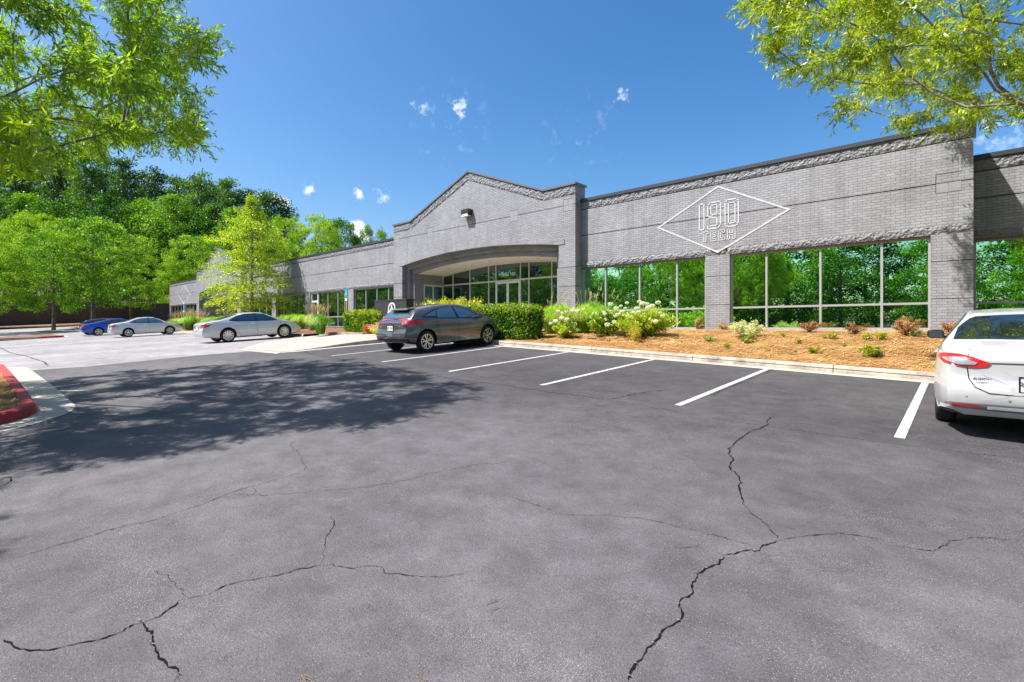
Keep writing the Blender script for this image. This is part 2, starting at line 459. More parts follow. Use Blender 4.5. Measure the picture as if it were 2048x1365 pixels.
def sheet(name, poly, H, off, mat, cell=1.0, parent=None, thick=0.0, smooth=True):
    """a plan polygon cut to a grid and laid on height H(u,v)+off"""
    bm = bmesh.new()
    vs = [bm.verts.new((p[0], p[1], 0)) for p in poly]
    es = [bm.edges.new((vs[i], vs[(i+1) % len(vs)])) for i in range(len(vs))]
    bmesh.ops.triangle_fill(bm, use_beauty=True, use_dissolve=False, edges=es)
    x0, x1 = min(p[0] for p in poly), max(p[0] for p in poly)
    y0, y1 = min(p[1] for p in poly), max(p[1] for p in poly)
    for ax, lo, hi in ((0, x0, x1), (1, y0, y1)):
        c = math.floor(lo / cell) * cell + cell
        while c < hi - 1e-6:
            co = [0, 0, 0]; no = [0, 0, 0]; co[ax] = c; no[ax] = 1
            bmesh.ops.bisect_plane(bm, geom=bm.verts[:] + bm.edges[:] + bm.faces[:], plane_co=co, plane_no=no, dist=1e-5)
            c += cell
    for v in bm.verts: v.co.z = H(v.co.x, v.co.y) + off
    bmesh.ops.recalc_face_normals(bm, faces=bm.faces)
    if bm.faces and sum(f.normal.z for f in bm.faces) < 0: bmesh.ops.reverse_faces(bm, faces=bm.faces)
    me = bpy.data.meshes.new(name); bm.to_mesh(me); bm.free()
    me.materials.append(mat)
    if smooth: me.polygons.foreach_set('use_smooth', [True] * len(me.polygons))
    return mesh_obj(name, me, parent)

def strip(name, line, offs, mats, parent=None, z0=0.0):
    """extrude a kerb-like profile [(side offset, height)] along a plan polyline, to its left"""
    b = MB(); n = len(line); k = len(offs)
    closed = (line[0] == line[-1])
    for i, p in enumerate(line):
        if closed:
            a = line[i-1] if i > 0 else line[-2]; c = line[i+1] if i < n-1 else line[1]
        else:
            a = line[max(i-1, 0)]; c = line[min(i+1, n-1)]
        d = Vector((c[0]-a[0], c[1]-a[1])); d.normalize(); nn = Vector((-d.y, d.x))
        for (o, h) in offs:
            x, y = p[0] + nn.x * o, p[1] + nn.y * o
            b.v.append((x, y, G(x, y) + h + z0))
    for i in range(n-1):
        for j in range(k-1):
            b.f.append((i*k+j, i*k+j+1, (i+1)*k+j+1, (i+1)*k+j)); b.m.append(mats[j] if isinstance(mats, list) else 0)
    return b

def bedH(u, v):
    """planting bed in front of the building: from the kerb's top up to the sill line"""
    k = G(u, 12.65) + .13
    top = EYE - .16
    f = sstep(12.4, 17.9, v)
    n = .05 * math.sin(u * 1.3 + 2 * math.sin(v * 1.1)) * math.sin(v * 2.1 + u * .7)
    e = min(1, max(0, (v - 12.75) / .6)) * min(1, max(0, (17.3 - v) / .5))
    return k + (top - k) * (.35 * f + .65 * min(1, max(0, (v - 12.7) / 4.8))) + n * e + .03 * e

def terrH(u, v):
    z = G(u, min(v, 30)) - .08
    r = math.hypot(u + 20, v - 10)
    z -= 0.0
    if u < -93: z += 3.0 + .10 * (-u - 93) * .6
    back = sstep(46, 120, v) * 7 + sstep(-14, -60, v) * 3.0
    return z + min(back, 10)

# terrain to the horizon: dense in the middle, coarse far out
us = frange(-900, -200, 70) + frange(-190, -100, 6)[0:] + frange(-93.05, -93, .05) + frange(-91.8, 30, 2.03) + frange(40, 110, 10) + frange(160, 900, 74)
vsn = frange(-900, -120, 78) + frange(-110, -30, 8) + frange(-28, 50, 2.0) + frange(60, 150, 10) + frange(200, 900, 70)
us = sorted(set(round(x, 3) for x in us)); vsn = sorted(set(round(x, 3) for x in vsn))
b = MB()
for u in us:
    for v in vsn: b.v.append((u, v, terrH(u, v)))
nv = len(vsn)
for i in range(len(us)-1):
    for j in range(nv-1):
        b.f.append((i*nv+j, (i+1)*nv+j, (i+1)*nv+j+1, i*nv+j+1)); b.m.append(0)
tag(b.build('ground', MT['soil'], smooth=60, fix=False), kind='structure')

# old pale asphalt under everything paved
tag(sheet('old_asphalt', [(-91.5, -13), (22, -13), (22, 13.0), (-91.5, 13.0)], G, -.012, MT['old_asphalt'], .75), kind='structure')
# boundary of the newer dark sealed asphalt (read from the photo)
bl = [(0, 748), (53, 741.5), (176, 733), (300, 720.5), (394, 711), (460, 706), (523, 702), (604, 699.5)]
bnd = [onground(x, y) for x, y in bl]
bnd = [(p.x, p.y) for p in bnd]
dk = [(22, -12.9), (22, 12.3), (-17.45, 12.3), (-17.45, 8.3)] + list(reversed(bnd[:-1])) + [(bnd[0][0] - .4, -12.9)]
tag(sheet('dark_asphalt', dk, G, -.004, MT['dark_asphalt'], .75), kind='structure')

# gutter and kerb along the main bed
KU0, KU1 = -17.4, 20.0
def kerb_run(line, redk=None):
    g = strip('g', line, [(-.30, .004), (0, .002), (.001, -.02)], 0).build('gutter', MT['gutter'], fix=False)
    tag(g, kind='structure')
kl = [(x, 12.45) for x in frange(KU1, KU0, 1.0)]
# run from +x to -x: left-hand side is -y, so mirror the offsets
def lay(line, prof, name, mat, side=1):
    b = strip(name, line, [(side * o, h) for o, h in prof], 0)
    o = b.build(name, mat, fix=False, smooth=35)
    bm = bmesh.new(); bm.from_mesh(o.data); bmesh.ops.recalc_face_normals(bm, faces=bm.faces)
    if sum(f.normal.z * f.calc_area() for f in bm.faces) < 0: bmesh.ops.reverse_faces(bm, faces=bm.faces)
    bm.to_mesh(o.data); bm.free()
    return tag(o, kind='structure')
GUT = [(-.32, .003), (0, .003)]
KRB = [(0, -.05), (0.0, .02), (.035, .13), (.06, .15), (.17, .15), (.18, .05)]
line = [(x, 12.45) for x in frange(KU0, KU1, 1.0)]
lay(line, GUT, 'gutter', MT['gutter'])
# kerb in cast lengths, each with a joint
x = KU0; k = 0; random.seed(4)
kb = MB()
while x < KU1:
    L = 3.05
    seg = [(a, 12.45) for a in frange(x + .008, min(x + L, KU1) - .008, 1.0)]
    s = strip('k', seg, KRB, 0)
    n0 = len(kb.v); kb.v += s.v; kb.f += [tuple(i + n0 for i in f) for f in s.f]; kb.m += s.m
    m = len(KRB); kb.f.append(tuple(n0 + i for i in range(m))); kb.m.append(0)
    e = n0 + len(s.v) - m; kb.f.append(tuple(e + i for i in reversed(range(m)))); kb.m.append(0)
    x += L
kb_o = kb.build('kerb', MT['kerb'], smooth=35); tag(kb_o, kind='structure')
tag(sheet('kerb_joint_bed', [(KU0, 12.46), (KU1, 12.46), (KU1, 12.6), (KU0, 12.6)], G, .09, MT['crack'], 1.0), kind='structure')

# planting bed with pine straw
tag(sheet('planting_bed', [(-17.45, 12.62), (20, 12.62), (20, 19.3), (.2, 19.3), (.2, 17.62), (-12.3, 17.62), (-12.3, 17.2), (-17.45, 17.2)], bedH, 0, MT['mulch'], .5), kind='structure')
tag(sheet('planting_bed', [(-75, 13.4), (-22.3, 13.4), (-22.3, 14.2), (-17.4, 14.2), (-17.4, 17.2), (-25.2, 17.2), (-25.2, 17.62), (-75, 17.62)], bedH, 0, MT['mulch_brown'], 1.0), kind='structure')
# entrance walk and the flush ramp between the parking rows
def walkH(u, v):
    f = sstep(7.2, 11.5, v)
    return G(u, v) + .004 + .14 * f * sstep(0, 2.5, -17.5 - u + 2.5 + (v - 7.2) * 0)
walk = [(-17.5, 7.35), (-20.3, 7.2), (-23.9, 9.4), (-26.9, 12.3), (-26.9, 13.35), (-22.4, 13.35), (-22.4, 14.2), (-17.46, 14.2), (-17.46, 12.4)]
walk[-1] = (-17.5, 12.45)
def walkH(u, v):
    return G(u, v) + .006 + .135 * sstep(7.4, 11.0, v + (u + 17.5) * .55)
tag(sheet('pavement', walk, walkH, 0, MT['concrete'], .7), kind='structure')
tag(sheet('planting_bed', [(-27.1, 12.62), (-90, 12.62), (-90, 13.6), (-27.1, 13.6)], lambda u, v: bedH(u, 13.4) if v > 13 else G(u, 12.6) + .14, 0, MT['mulch_brown'], 1.0), kind='structure')
# raised edge of the ramp, facing the parking row
kb = MB()
pts = [(-17.42, 7.4), (-17.42, 9.0), (-17.42, 10.6), (-17.42, 12.4)]
pp = frange(7.4, 12.45, .5)
for i, y in enumerate(pp):
    z0 = G(-17.42, y); z1 = walkH(-17.5, y) + .004
    kb.v += [(-17.40, y, z0 - .03), (-17.42, y, z1), (-17.58, y, z1 + .001)]
for i in range(len(pp)-1):
    for j in range(2): kb.f.append((3*i+j, 3*i+j+1, 3*i+4+j, 3*i+3+j)); kb.m.append(0)
tag(kb.build('kerb', MT['kerb']), kind='structure')
tag(sheet('gutter', [(-17.1, 7.2), (-17.42, 7.2), (-17.42, 12.14), (-17.1, 12.14)], G, .004, MT['gutter'], 1.0), kind='structure')
tag(sheet('gutter', [(-16.9, 6.95), (-17.5, 7.33), (-20.3, 7.18), (-23.9, 9.38), (-26.9, 12.28), (-27.2, 12.28), (-24.1, 9.2), (-20.4, 6.95)], G, .003, MT['gutter'], 1.0), kind='structure')
# kerb of the far bed (left wing)
line = [(x, 12.45) for x in frange(-89, -26.95, 1.5)]
lay(line, GUT, 'gutter', MT['gutter'])
lay(line, KRB, 'kerb', MT['kerb'])
lay([(x, 13.38) for x in frange(-26.95, -22.4, 1.0)] + [(-22.38, 13.38)], [(0, 0), (0, .2), (.15, .2), (.15, .1)], 'kerb', MT['kerb'])

# island with the red kerb in front on the left
def arc(cx, cy, r, a0, a1, n=8):
    return [(cx + r * math.cos(rad(a0 + (a1 - a0) * i / n)), cy + r * math.sin(rad(a0 + (a1 - a0) * i / n))) for i in range(n + 1)]
isl = [(-10.0 , -8.0), (-9.95, -1.6)] + arc(-11.15, -.42, 1.2, 0, 90, 9) + [(x, .78) for x in (-13, -15, -17, -19, -20.6)] + arc(-20.9, -.2, .98, 90, 200, 6) + [(-21.4, -8.0)]
isl = [(-9.95, -8.0), (-9.95, -.5)] + isl[2:]
# polyline runs counter-clockwise: its left is the inside
lay(isl, [(-.46, .003), (0.0, .003)], 'gutter', MT['gutter'])
lay(isl, [(0, -.05), (.0, .0), (.03, .13), (.06, .155), (.19, .155), (.20, .05)], 'red_kerb', MT['redkerb'])
def islH(u, v):
    d = min(-9.95 - u, u + 21.6, .78 - v)
    return G(u, v) + .12 + .16 * sstep(.15, 1.6, d) + .02 * math.sin(5 * u) * math.sin(6 * v)
inner = []
n = len(isl)
for i, p in enumerate(isl):
    a = isl[max(i-1, 0)]; c = isl[min(i+1, n-1)]
    d = Vector((c[0]-a[0], c[1]-a[1])).normalized(); inner.append((p[0] - d.y * .16, p[1] + d.x * .16))
tag(sheet('island_bed', inner, islH, 0, MT['mulch'], .4), kind='structure')

# far crossing island and the bank below the retaining wall
lay([(-57.2, -9.0), (-57.2, 5.0), (-57.7, 5.6), (-58.5, 5.8), (-66, 5.8)], [(-.4, .004), (0, .004)], 'gutter', MT['gutter'])
lay([(-57.2, -9.0), (-57.2, 5.0), (-57.7, 5.6), (-58.5, 5.8), (-66, 5.8)], [(0, 0), (0, .14), (.16, .15), (.17, .05)], 'kerb', MT['kerb'])
lay([(-57.15, 4.2), (-57.15, 5.05), (-57.65, 5.65)], [(0, 0), (0, .15), (.18, .16), (.19, .05)], 'red_kerb', MT['redkerb'])
tag(sheet('verge', [(-57.3, -9), (-57.3, 4.9), (-58.4, 5.6), (-66, 5.6), (-66, -9)], G, .12, MT['mulch_brown'], 2.0), kind='structure')
tag(sheet('bank', [(-86, -40), (-86, 12.2), (-80, 13.3), (-80, 60), (-93, 60), (-93, -40)], lambda u, v: G(u, v) + .1 + .25 * sstep(80, 92, -u), 0, MT['mulch_brown'], 2.0), kind='structure')
lay([(-86, -14), (-86, 12.2)], [(0, 0), (0, .14), (.16, .15), (.17, .05)], 'kerb', MT['kerb'])

# stall lines
STALL = [-.62 - 2.74 * i for i in range(-7, 7)]
lm = MB()
def line_quad(b, p0, p1, w, z):
    p0 = Vector(p0[:2]); p1 = Vector(p1[:2]); d = (p1 - p0); L = d.length; d.normalize(); nn = Vector((-d.y, d.x)) * (w / 2)
    n = max(1, int(L / .5)); base = len(b.v)
    for i in range(n + 1):
        c = p0 + d * (L * i / n)
        for s in (-1, 1):
            q = c + nn * s; b.v.append((q.x, q.y, G(q.x, q.y) + z))
    for i in range(n):
        b.f.append((base + 2*i, base + 2*i + 1, base + 2*i + 3, base + 2*i + 2)); b.m.append(0)
for u in STALL:
    line_quad(lm, (u, 7.5), (u, 12.12), .105, .0015)
for u in [-26.7 - 2.74 * i for i in range(1, 12)]:
    line_quad(lm, (u, 7.7), (u, 12.12), .1, .001)
o = lm.build('parking_line', MT['linepaint'], fix=False)
tag(o, kind='structure')
# faded marks by the red kerb
lm = MB()
for a, c in (((100, 765), (150, 758)), ((108, 775), (160, 768)), ((115, 782), (165, 782))):
    line_quad(lm, onground(*a), onground(*c), .10, .003)
tag(lm.build('faded_marking', MT['linepaint'], fix=False), kind='structure')

# cracks in the asphalt
def c4(P): return [(x / 2, 860 + y / 2) for x, y in P]
def c5(P): return [(1024 + x / 2, 860 + y / 2) for x, y in P]
CR = [
 (c4([(0,845),(45,850),(70,882),(130,882),(260,858),(370,838),(470,805),(555,765),(640,740),(735,672)]), .020, 1),
 (c4([(735,672),(850,648),(985,597),(1100,585),(1200,560),(1285,542)]), .014, 0),
 (c4([(1285,542),(1420,553),(1525,543),(1550,572),(1640,585),(1760,597),(1900,570)]), .010, 0),
 (c4([(555,765),(600,840),(610,880),(655,945),(685,975),(690,1010)]), .026, 1),
 (c4([(0,525),(120,490),(330,430),(500,385),(640,355),(800,300),(930,250),(1060,212),(1210,170)]), .013, 0),
 (c4([(1210,170),(1230,150),(1200,100),(1170,75),(1172,40)]), .008, 0),
 (c4([(930,255),(1060,265),(1240,245),(1380,235),(1560,215),(1720,175),(1830,155),(1930,135),(2048,128)]), .010, 0),
 (c4([(1005,232),(1015,250),(1010,262)]), .01, 0),
 (c4([(1285,542),(1305,480),(1300,440),(1335,385),(1325,340)]), .009, 0),
 (c4([(735,672),(690,610),(680,580),(600,562)]), .007, 0),
 (c4([(985,597),(992,560)]), .006, 0),
 (c4([(0,228),(28,215),(42,202),(30,190),(0,192)]), .03, 0),
 (c5([(470,1010),(485,960),(520,900),(560,860),(600,800),(665,755),(668,680),(715,655),(720,610),(755,570),(820,530),(845,497)]), .022, 1),
 (c5([(845,497),(920,482),(990,478),(1015,460),(1075,440)]), .024, 1),
 (c5([(1075,440),(1130,428),(1170,422),(1310,417),(1450,432),(1500,440)]), .013, 0),
 (c5([(1500,455),(1690,487),(1745,470),(1755,445),(1840,445),(1860,437),(2048,440)]), .011, 0),
 ([(1538,835),(1535,850)] + c5([(968,0),(905,35),(865,85),(885,125),(862,150),(905,190),(922,290)]), .032, 1),
 (c5([(922,290),(965,345),(1030,390),(1060,435)]), .014, 1),
 (c5([(0,270),(80,290),(180,335),(350,345),(520,360),(700,395),(860,430),(990,470)]), .008, 0),
 (c5([(1010,370),(1100,390),(1150,415)]), .007, 0),
 (c5([(650,470),(740,468),(760,455)]), .007, 0),
 ([(602,700),(620,709),(700,722),(780,735),(900,757),(1020,773),(1100,785),(1220,800)], .035, 0),
 ([(1220,800),(1340,822),(1500,848),(1640,868),(1820,892),(2048,918)], .016, 0),
 ([(1215,801),(1250,793),(1290,785),(1330,780)], .03, 0),
 ([(0,695),(18,705),(53,713),(88,724),(95,731)], .07, 0),
 ([(205,697),(232,699),(255,702)], .05, 0),
 ([(1548,738),(1520,752),(1470,770),(1420,792)], .025, 0),
]
rng = random.Random(11)
cm = MB(); lt = MB()
for P, w, lit in CR:
    g = [onground(x, y) for x, y in P]
    w *= .38; wx = wy = 0.0
    pts = []
    for i in range(len(g)-1):
        a, c = g[i], g[i+1]; L = (c - a).length; n = max(2, int(L / max(.022, w * .9)))
        for k in range(n):
            q = a.lerp(c, k / n); j = min(.016, w * .7)
            wx = wx * .82 + rng.gauss(0, .0055); wy = wy * .82 + rng.gauss(0, .0075)
            pts.append(Vector((q.x + wx + rng.uniform(-j, j) * .4, q.y + wy + rng.uniform(-j, j) * .4, 0)))
    pts.append(g[-1])
    n0 = len(cm.v); n = len(pts)
    for i, p in enumerate(pts):
        d = (pts[min(i+1, n-1)] - pts[max(i-1, 0)]); d.z = 0
        if d.length < 1e-6: d = Vector((1, 0, 0))
        d.normalize(); nn = Vector((-d.y, d.x, 0))
        e = min(1, i / 3 + .15, (n - 1 - i) / 3 + .15)
        a_, b_ = w * .5 * (.35 + 2.2 * rng.random() ** 3) * e, w * .5 * (.35 + 2.2 * rng.random() ** 3) * e
        for s in (a_, -b_):
            q = p + nn * s; cm.v.append((q.x, q.y, G(q.x, q.y) + (.0030 if P[0] == (1548, 738) else .0003)))
        if lit and rng.random() < .14:
            for _ in range(2):
                c = p + nn * rng.uniform(-w * .6, w * .6); a = rng.uniform(0, PI); s = rng.uniform(.003, .010)
                q = [(c.x + s * rng.uniform(.5, 1.6) * math.cos(a + t), c.y + s * math.sin(a + t), G(c.x, c.y) + .006 + .004 * rng.random()) for t in (0, 2, 4)]
                lt.poly(q)
    for i in range(n - 1):
        cm.f.append((n0 + 2*i, n0 + 2*i + 1, n0 + 2*i + 3, n0 + 2*i + 2)); cm.m.append(0)
tag(cm.build('asphalt_crack', MT['crack'], fix=False), kind='structure')
tag(lt.build('crack_litter', MT['litter'], fix=False), label='dry brown leaf litter caught in the wide asphalt cracks', cat='litter', kind='stuff')
# pine needles lying on the asphalt
nd_ = MB()
for (x, y, ang) in ((984, 1205, 1.1), (988, 1220, 1.3), (615, 1360, 0), (608, 1362, .2), (840, 1358, .1), (1380, 925, .3)):
    p = onground(x, y)
    for k in range(3):
        a = ang + rng.uniform(-.3, .3); L = rng.uniform(.03, .06)
        q = [p + Vector((math.cos(a) * L * s, math.sin(a) * L * s + .012 * (1 - s * s) * (k - 1), .006)) for s in (-1, -.4, .3, 1)]
        nd_.tube(q, .0010, 4)
tag(nd_.build('fallen_pine_needles', MT['litter']), label='few dry pine needles lying on the near asphalt', cat='litter', kind='stuff')

# loose pine straw giving the bed a ragged surface
def straw(name, fn, n, size, mat, seed):
    rs = np.random.RandomState(seed)
    V = np.zeros((n * 4, 3)); 
    for i in range(n):
        u, v, z = fn(rs)
        a = rs.uniform(0, PI); L = size * rs.uniform(.5, 1.4); w = .0045 + size * .02; tz = rs.uniform(-.25, .45) * L
        dx, dy = math.cos(a) * L, math.sin(a) * L; px, py = -math.sin(a) * w, math.cos(a) * w
        zz = z + .008 + rs.uniform(0, .02)
        V[4*i] = (u - dx - px, v - dy - py, zz); V[4*i+1] = (u + dx - px, v + dy - py, zz + abs(tz))
        V[4*i+2] = (u + dx + px, v + dy + py, zz + abs(tz)); V[4*i+3] = (u - dx + px, v - dy + py, zz)
    me = quadmesh(name, V, mat)
    return tag(mesh_obj(name, me), 'loose dry pine straw strewn over the planting bed', 'pine straw', kind='stuff')

def quadmesh(name, V, mat, k=4):
    n = len(V) // k
    me = bpy.data.meshes.new(name)
    me.vertices.add(len(V)); me.vertices.foreach_set('co', np.asarray(V, dtype=np.float32).ravel())
    me.loops.add(len(V)); me.loops.foreach_set('vertex_index', np.arange(len(V), dtype=np.int32))
    me.polygons.add(n); me.polygons.foreach_set('loop_start', np.arange(0, n * k, k, dtype=np.int32))
    me.polygons.foreach_set('loop_total', np.full(n, k, dtype=np.int32))
    me.materials.append(mat)
    me.update(calc_edges=True)
    return me

M_STRAW = m_leaf('straw_blade', [(.14, .052, .014), (.34, .15, .038), (.54, .30, .10), (.74, .52, .24)], .2, .8, .02)
def f1(rs):
    u = rs.uniform(-11.5, 6) if rs.rand() < .8 else rs.uniform(-17, 6); v = rs.uniform(12.7, 17.5); return u, v, bedH(u, v)
straw('pine_straw', f1, 26000, .07, M_STRAW, 3)
def f2(rs):
    while True:
        u = rs.uniform(-19, -10.1); v = rs.uniform(-3, .62)
        if inpoly(u, v, inner): return u, v, islH(u, v)
straw('island_pine_straw', f2, 7000, .06, M_STRAW, 5)['label'] = 'loose dry pine straw strewn over the red kerbed island'

# retaining wall beyond the lot
b = MB()
wl = [(-93.2, -60), (-92.6, -10), (-92.4, 30), (-92.4, 62)]
for i in range(len(wl)-1):
    (a0, b0), (a1, b1) = wl[i], wl[i+1]
    zt = EYE + 3.4
    b.poly([(a0, b0, 0), (a1, b1, 0), (a1, b1, zt), (a0, b0, zt)])
    b.poly([(a0-.6, b0, zt), (a0, b0, zt), (a1, b1, zt), (a1-.6, b1, zt)])
    b.poly([(a0-.6, b0, 0), (a1-.6, b1, 0), (a1-.6, b1, zt), (a0-.6, b0, zt)])
tag(b.build('retaining_wall', MT['retain']), 'tall dark block retaining wall below the woods beyond the cars', 'retaining wall')
# ------------------------------------------------------------------ the office building
H0 = EYE                                   # sill line is close to eye level
def Z(h): return EYE + h
bld = empty('office_building', (-37, 17.6, Z(-.16)))
tag(bld, 'long low grey painted brick office building with gabled arched entrances and strip windows', 'building')
BL = Vector(bld.location)
class PB(MB):
    """building part: world coordinates in, stored relative to the building's base"""
    def part(s, name, mats, parent=None, **k):
        s.v = [(p[0] - BL.x, p[1] - BL.y, p[2] - BL.z) for p in s.v]
        return s.build(name, mats, parent or bld, **k)

VF = 17.6; VG = 17.17; TOPC = 5.33
def rough_band(pb, u0, u1, v, z0, z1, depth=.035, seed=1, n_=(0, -1)):
    """split-face course: displaced grid facing -y"""
    rs = random.Random(seed)
    st = .10
    nu = max(2, int((u1 - u0) / st)); nz = max(2, int(round((z1 - z0) / .075)))
    base = len(pb.v)
    for i in range(nu + 1):
        for j in range(nz + 1):
            e = (j in (0, nz)) or (i in (0, nu))
            edge = (abs(((u0 + (u1-u0)*i/nu) / .41) % 1 - .5) > .42)
            d = 0 if e else depth * (rs.uniform(.35, 1.0) if not edge else rs.uniform(0, .35))
            pb.v.append((u0 + (u1-u0)*i/nu, v - d, z0 + (z1-z0)*j/nz))
    for i in range(nu):
        for j in range(nz):
            a = base + i*(nz+1) + j
            pb.f.append((a, a+nz+1, a+nz+2, a+1)); pb.m.append(0)
    # closing faces above and below
    pb.poly([(u0, v, z1), (u1, v, z1), (u1, v+.04, z1), (u0, v+.04, z1)])
    pb.poly([(u0, v, z0), (u0, v+.04, z0), (u1, v+.04, z0), (u1, v, z0)])

def window(u0, u1, v, z0, z1, bars, zbar, glassm='glass', framem='frame', parent=None, head=True, deep=.12, door=None):
    """strip window: bars at given u; pane behind"""
    f = PB(); w = .058; y0, y1 = v, v + .10
    f.box(u0, u0 + w, y0, y1, z0, z1); f.box(u1 - w, u1, y0, y1, z0, z1)
    f.box(u0 + w, u1 - w, y0, y1, z0, z0 + .06); f.box(u0 + w, u1 - w, y0, y1, z1 - .07, z1)
    for b in bars: f.box(b - w/2, b + w/2, y0 - .003, y1 - .01, z0 + .06, z1 - .07)
    xs = [u0 + w] + [q for b in bars for q in (b - w/2, b + w/2)] + [u1 - w]
    if zbar is not None:
        for i in range(0, len(xs), 2): f.box(xs[i], xs[i+1], y0 + .003, y1 - .01, zbar - .03, zbar + .03)
    fr = f.part('window', MT[framem], parent)
    p = PB(); zs = [z0 + .06] + ([zbar - .03, zbar + .03] if zbar is not None else []) + [z1 - .07]
    for i in range(0, len(xs), 2):
        for j in range(0, len(zs), 2):
            p.box(xs[i] - .01, xs[i+1] + .01, y0 + .055, y0 + .065, zs[j] - .01, zs[j+1] + .01)
    fr2 = p.part('pane', MT[glassm], bld)
    fr2.parent = fr
    # both are stored relative to the building, so the sub-part shares its parent's origin
    return fr

walls = PB(); bands = PB(); grooves = PB(); caps = PB(); heads = PB(); soldier = PB()
ZS, ZL, ZL2, ZJ, ZB, ZT = Z(-.13), Z(2.43), Z(2.66), Z(3.79), Z(4.88), Z(TOPC)

def wing(u0, u1, piers, v=VF, zl=2.43, zj=3.79, zb=4.88, zt=5.33, sq=(), seed=1, pier_sq=True):
    zl2 = zl + .24
    walls.box(u0, u1, v, v + .3, Z(zl2), Z(zj) - .015)
    walls.box(u0, u1, v, v + .3, Z(zj) + .015, Z(zb) - .015)
    grooves.box(u0, u1, v + .022, v + .28, Z(zj) - .016, Z(zj) + .016)
    grooves.box(u0, u1, v + .022, v + .28, Z(zb) - .016, Z(zb) + .016)
    walls.box(u0, u1, v + .004, v + .3, Z(zl), Z(zl2) - .001)
    walls.box(u0, u1, v + .004, v + .3, Z(zb) + .015, Z(zt) - .12)
    rough_band(bands, u0, u1, v + .002, Z(zl), Z(zl2) - .003, .04, seed)
    rough_band(bands, u0, u1, v + .002, Z(zb) + .014, Z(zt) - .11, .04, seed + 50)
    cp = PB(); cp.box(u0 - .0, u1 + .0, v - .06, v + .36, Z(zt) - .12, Z(zt)); cp.part('coping', MT['cap'])
    for (a, c) in piers:
        g1, g2 = zl - .72, zl - 1.72
        lev = [-.6, g2, g1, zl]
        for i in range(3):
            walls.box(a, c, v + .001, v + .32, Z(lev[i]) + (.010 if i else 0), Z(lev[i+1]) - (.010 if i < 2 else .001))
            if i: grooves.box(a + .005, c - .005, v + .02, v + .3, Z(lev[i]) - .011, Z(lev[i]) + .011)
    for s in sq:
        # recessed-joint square inset of smooth block
        z0, z1 = zj - .25, zj + .24; h = .25
        grooves.box(s - h - .012, s + h + .012, v - .002, v + .01, Z(z1), Z(z1) + .014)
        grooves.box(s - h - .014, s - h, v - .002, v + .01, Z(z0), Z(z1))
        caps_sq = PB(); caps_sq.box(s - h, s - .003, v - .006, v + .01, Z(zj) + .002, Z(z1) - .002); caps_sq.box(s + .003, s + h, v - .006, v + .01, Z(zj) + .002, Z(z1) - .002)
        caps_sq = PB(); caps_sq.box(s - h, s - .003, v - .006, v + .01, Z(z0), Z(zj) - .004); caps_sq.box(s + .003, s + h, v - .006, v + .01, Z(z0), Z(zj) - .004); caps_sq.part('smooth_block_inset', M_INSET)

M_INSET = plain('smooth_block_paint', (.262, .258, .268), .6, noise=.1, nscale=5)
# right-hand wing beside the main entrance
wing(-12.15, .065, [(-6.88, -6.05), (-.785, .065)], sq=(-6.47, -.42), seed=2)
walls.box(-.24, .065, VF + .3, 18.8, Z(-.6), Z(TOPC) - .12); cp = PB(); cp.box(-.24, .125, VF + .3605, 19.0, Z(TOPC) - .12, Z(TOPC) + .001)
cp.box(.066, .125, VF - .06, VF + .3599, Z(TOPC) - .12, Z(TOPC) + .001); cp.part('coping', MT['cap'])
# set-back wing at the far right
wing(.066, 9.0, [(6.3, 7.15)], v=18.8, zl=2.38, zj=3.49, zb=4.23, zt=4.68, seed=3)
# long wing between the two gables
LP = [(-31.42, -30.6), (-37.7, -36.85), (-43.9, -43.05)]
wing(-49.8, -25.27, [(a, c) for a, c in LP], sq=(-31.0, -37.3, -43.5), seed=4)
# end wing
wing(-75.6, -62.9, [(-75.6, -75.0), (-69.6, -68.75), (-63.4, -62.9)], seed=5)
walls.box(-75.6, -75.3, VF + .3, 44, Z(-.6), Z(TOPC) - .12); caps.box(-75.66, -75.24, VF + .36, 44, Z(TOPC) - .12, Z(TOPC))
# body and flat roof behind the fronts
walls.box(-75.3, -.24, 20.4, 44, Z(-.8), Z(4.8)); walls.box(-.24, 9, 19.4, 44, Z(-.8), Z(4.1))
walls.box(-12.45, -.25, VF + .31, 20.39, Z(2.7), Z(4.79)); walls.box(-49.5, -25.3, VF + .31, 20.39, Z(2.7), Z(4.79)); walls.box(-75.28, -62.9, VF + .31, 20.39, Z(2.7), Z(4.79))

# windows: (u0,u1,bars)
VW = VF + .10
def px_u(x, v): return onface(x, 600, v).x
def bars_at(xs, v): return [px_u(x, v) for x in xs]
window(-11.95 - .2, -6.88, VW, ZS, ZL, bars_at((1211, 1279, 1353.8), VW), Z(.60))
window(-6.05, -.785, VW, ZS, ZL, bars_at((1532.8, 1640.7, 1763.3), VW), Z(.60))
window(.07, 3.1, 18.9, Z(-.13), Z(2.38), [1.55], Z(.62)); window(3.1, 6.3, 18.9, Z(-.13), Z(2.38), [4.7], Z(.62)); window(7.15, 9.0, 18.9, Z(-.13), Z(2.38), [], Z(.62))
dk = 'glass_dark'
window(-30.6, -25.3, VW, ZS, ZL, [-29.2, -27.9, -26.6], Z(.60), dk)
window(-35.75, -31.42, VW, ZS, ZL, [-34.3, -32.85, -31.9], Z(.60), dk)
window(-43.05, -37.7, VW, ZS, ZL, [-41.7, -40.4, -39.0], Z(.60), dk)
window(-49.7, -43.9, VW, ZS, ZL, [-48.2, -46.8, -45.3], Z(.60), dk)
window(-75.0, -69.6, VW, ZS, ZL, [-73.6, -72.3, -70.9], Z(.60), dk)
window(-68.75, -63.4, VW, ZS, ZL, [-67.4, -66.1, -64.7], Z(.60), dk)
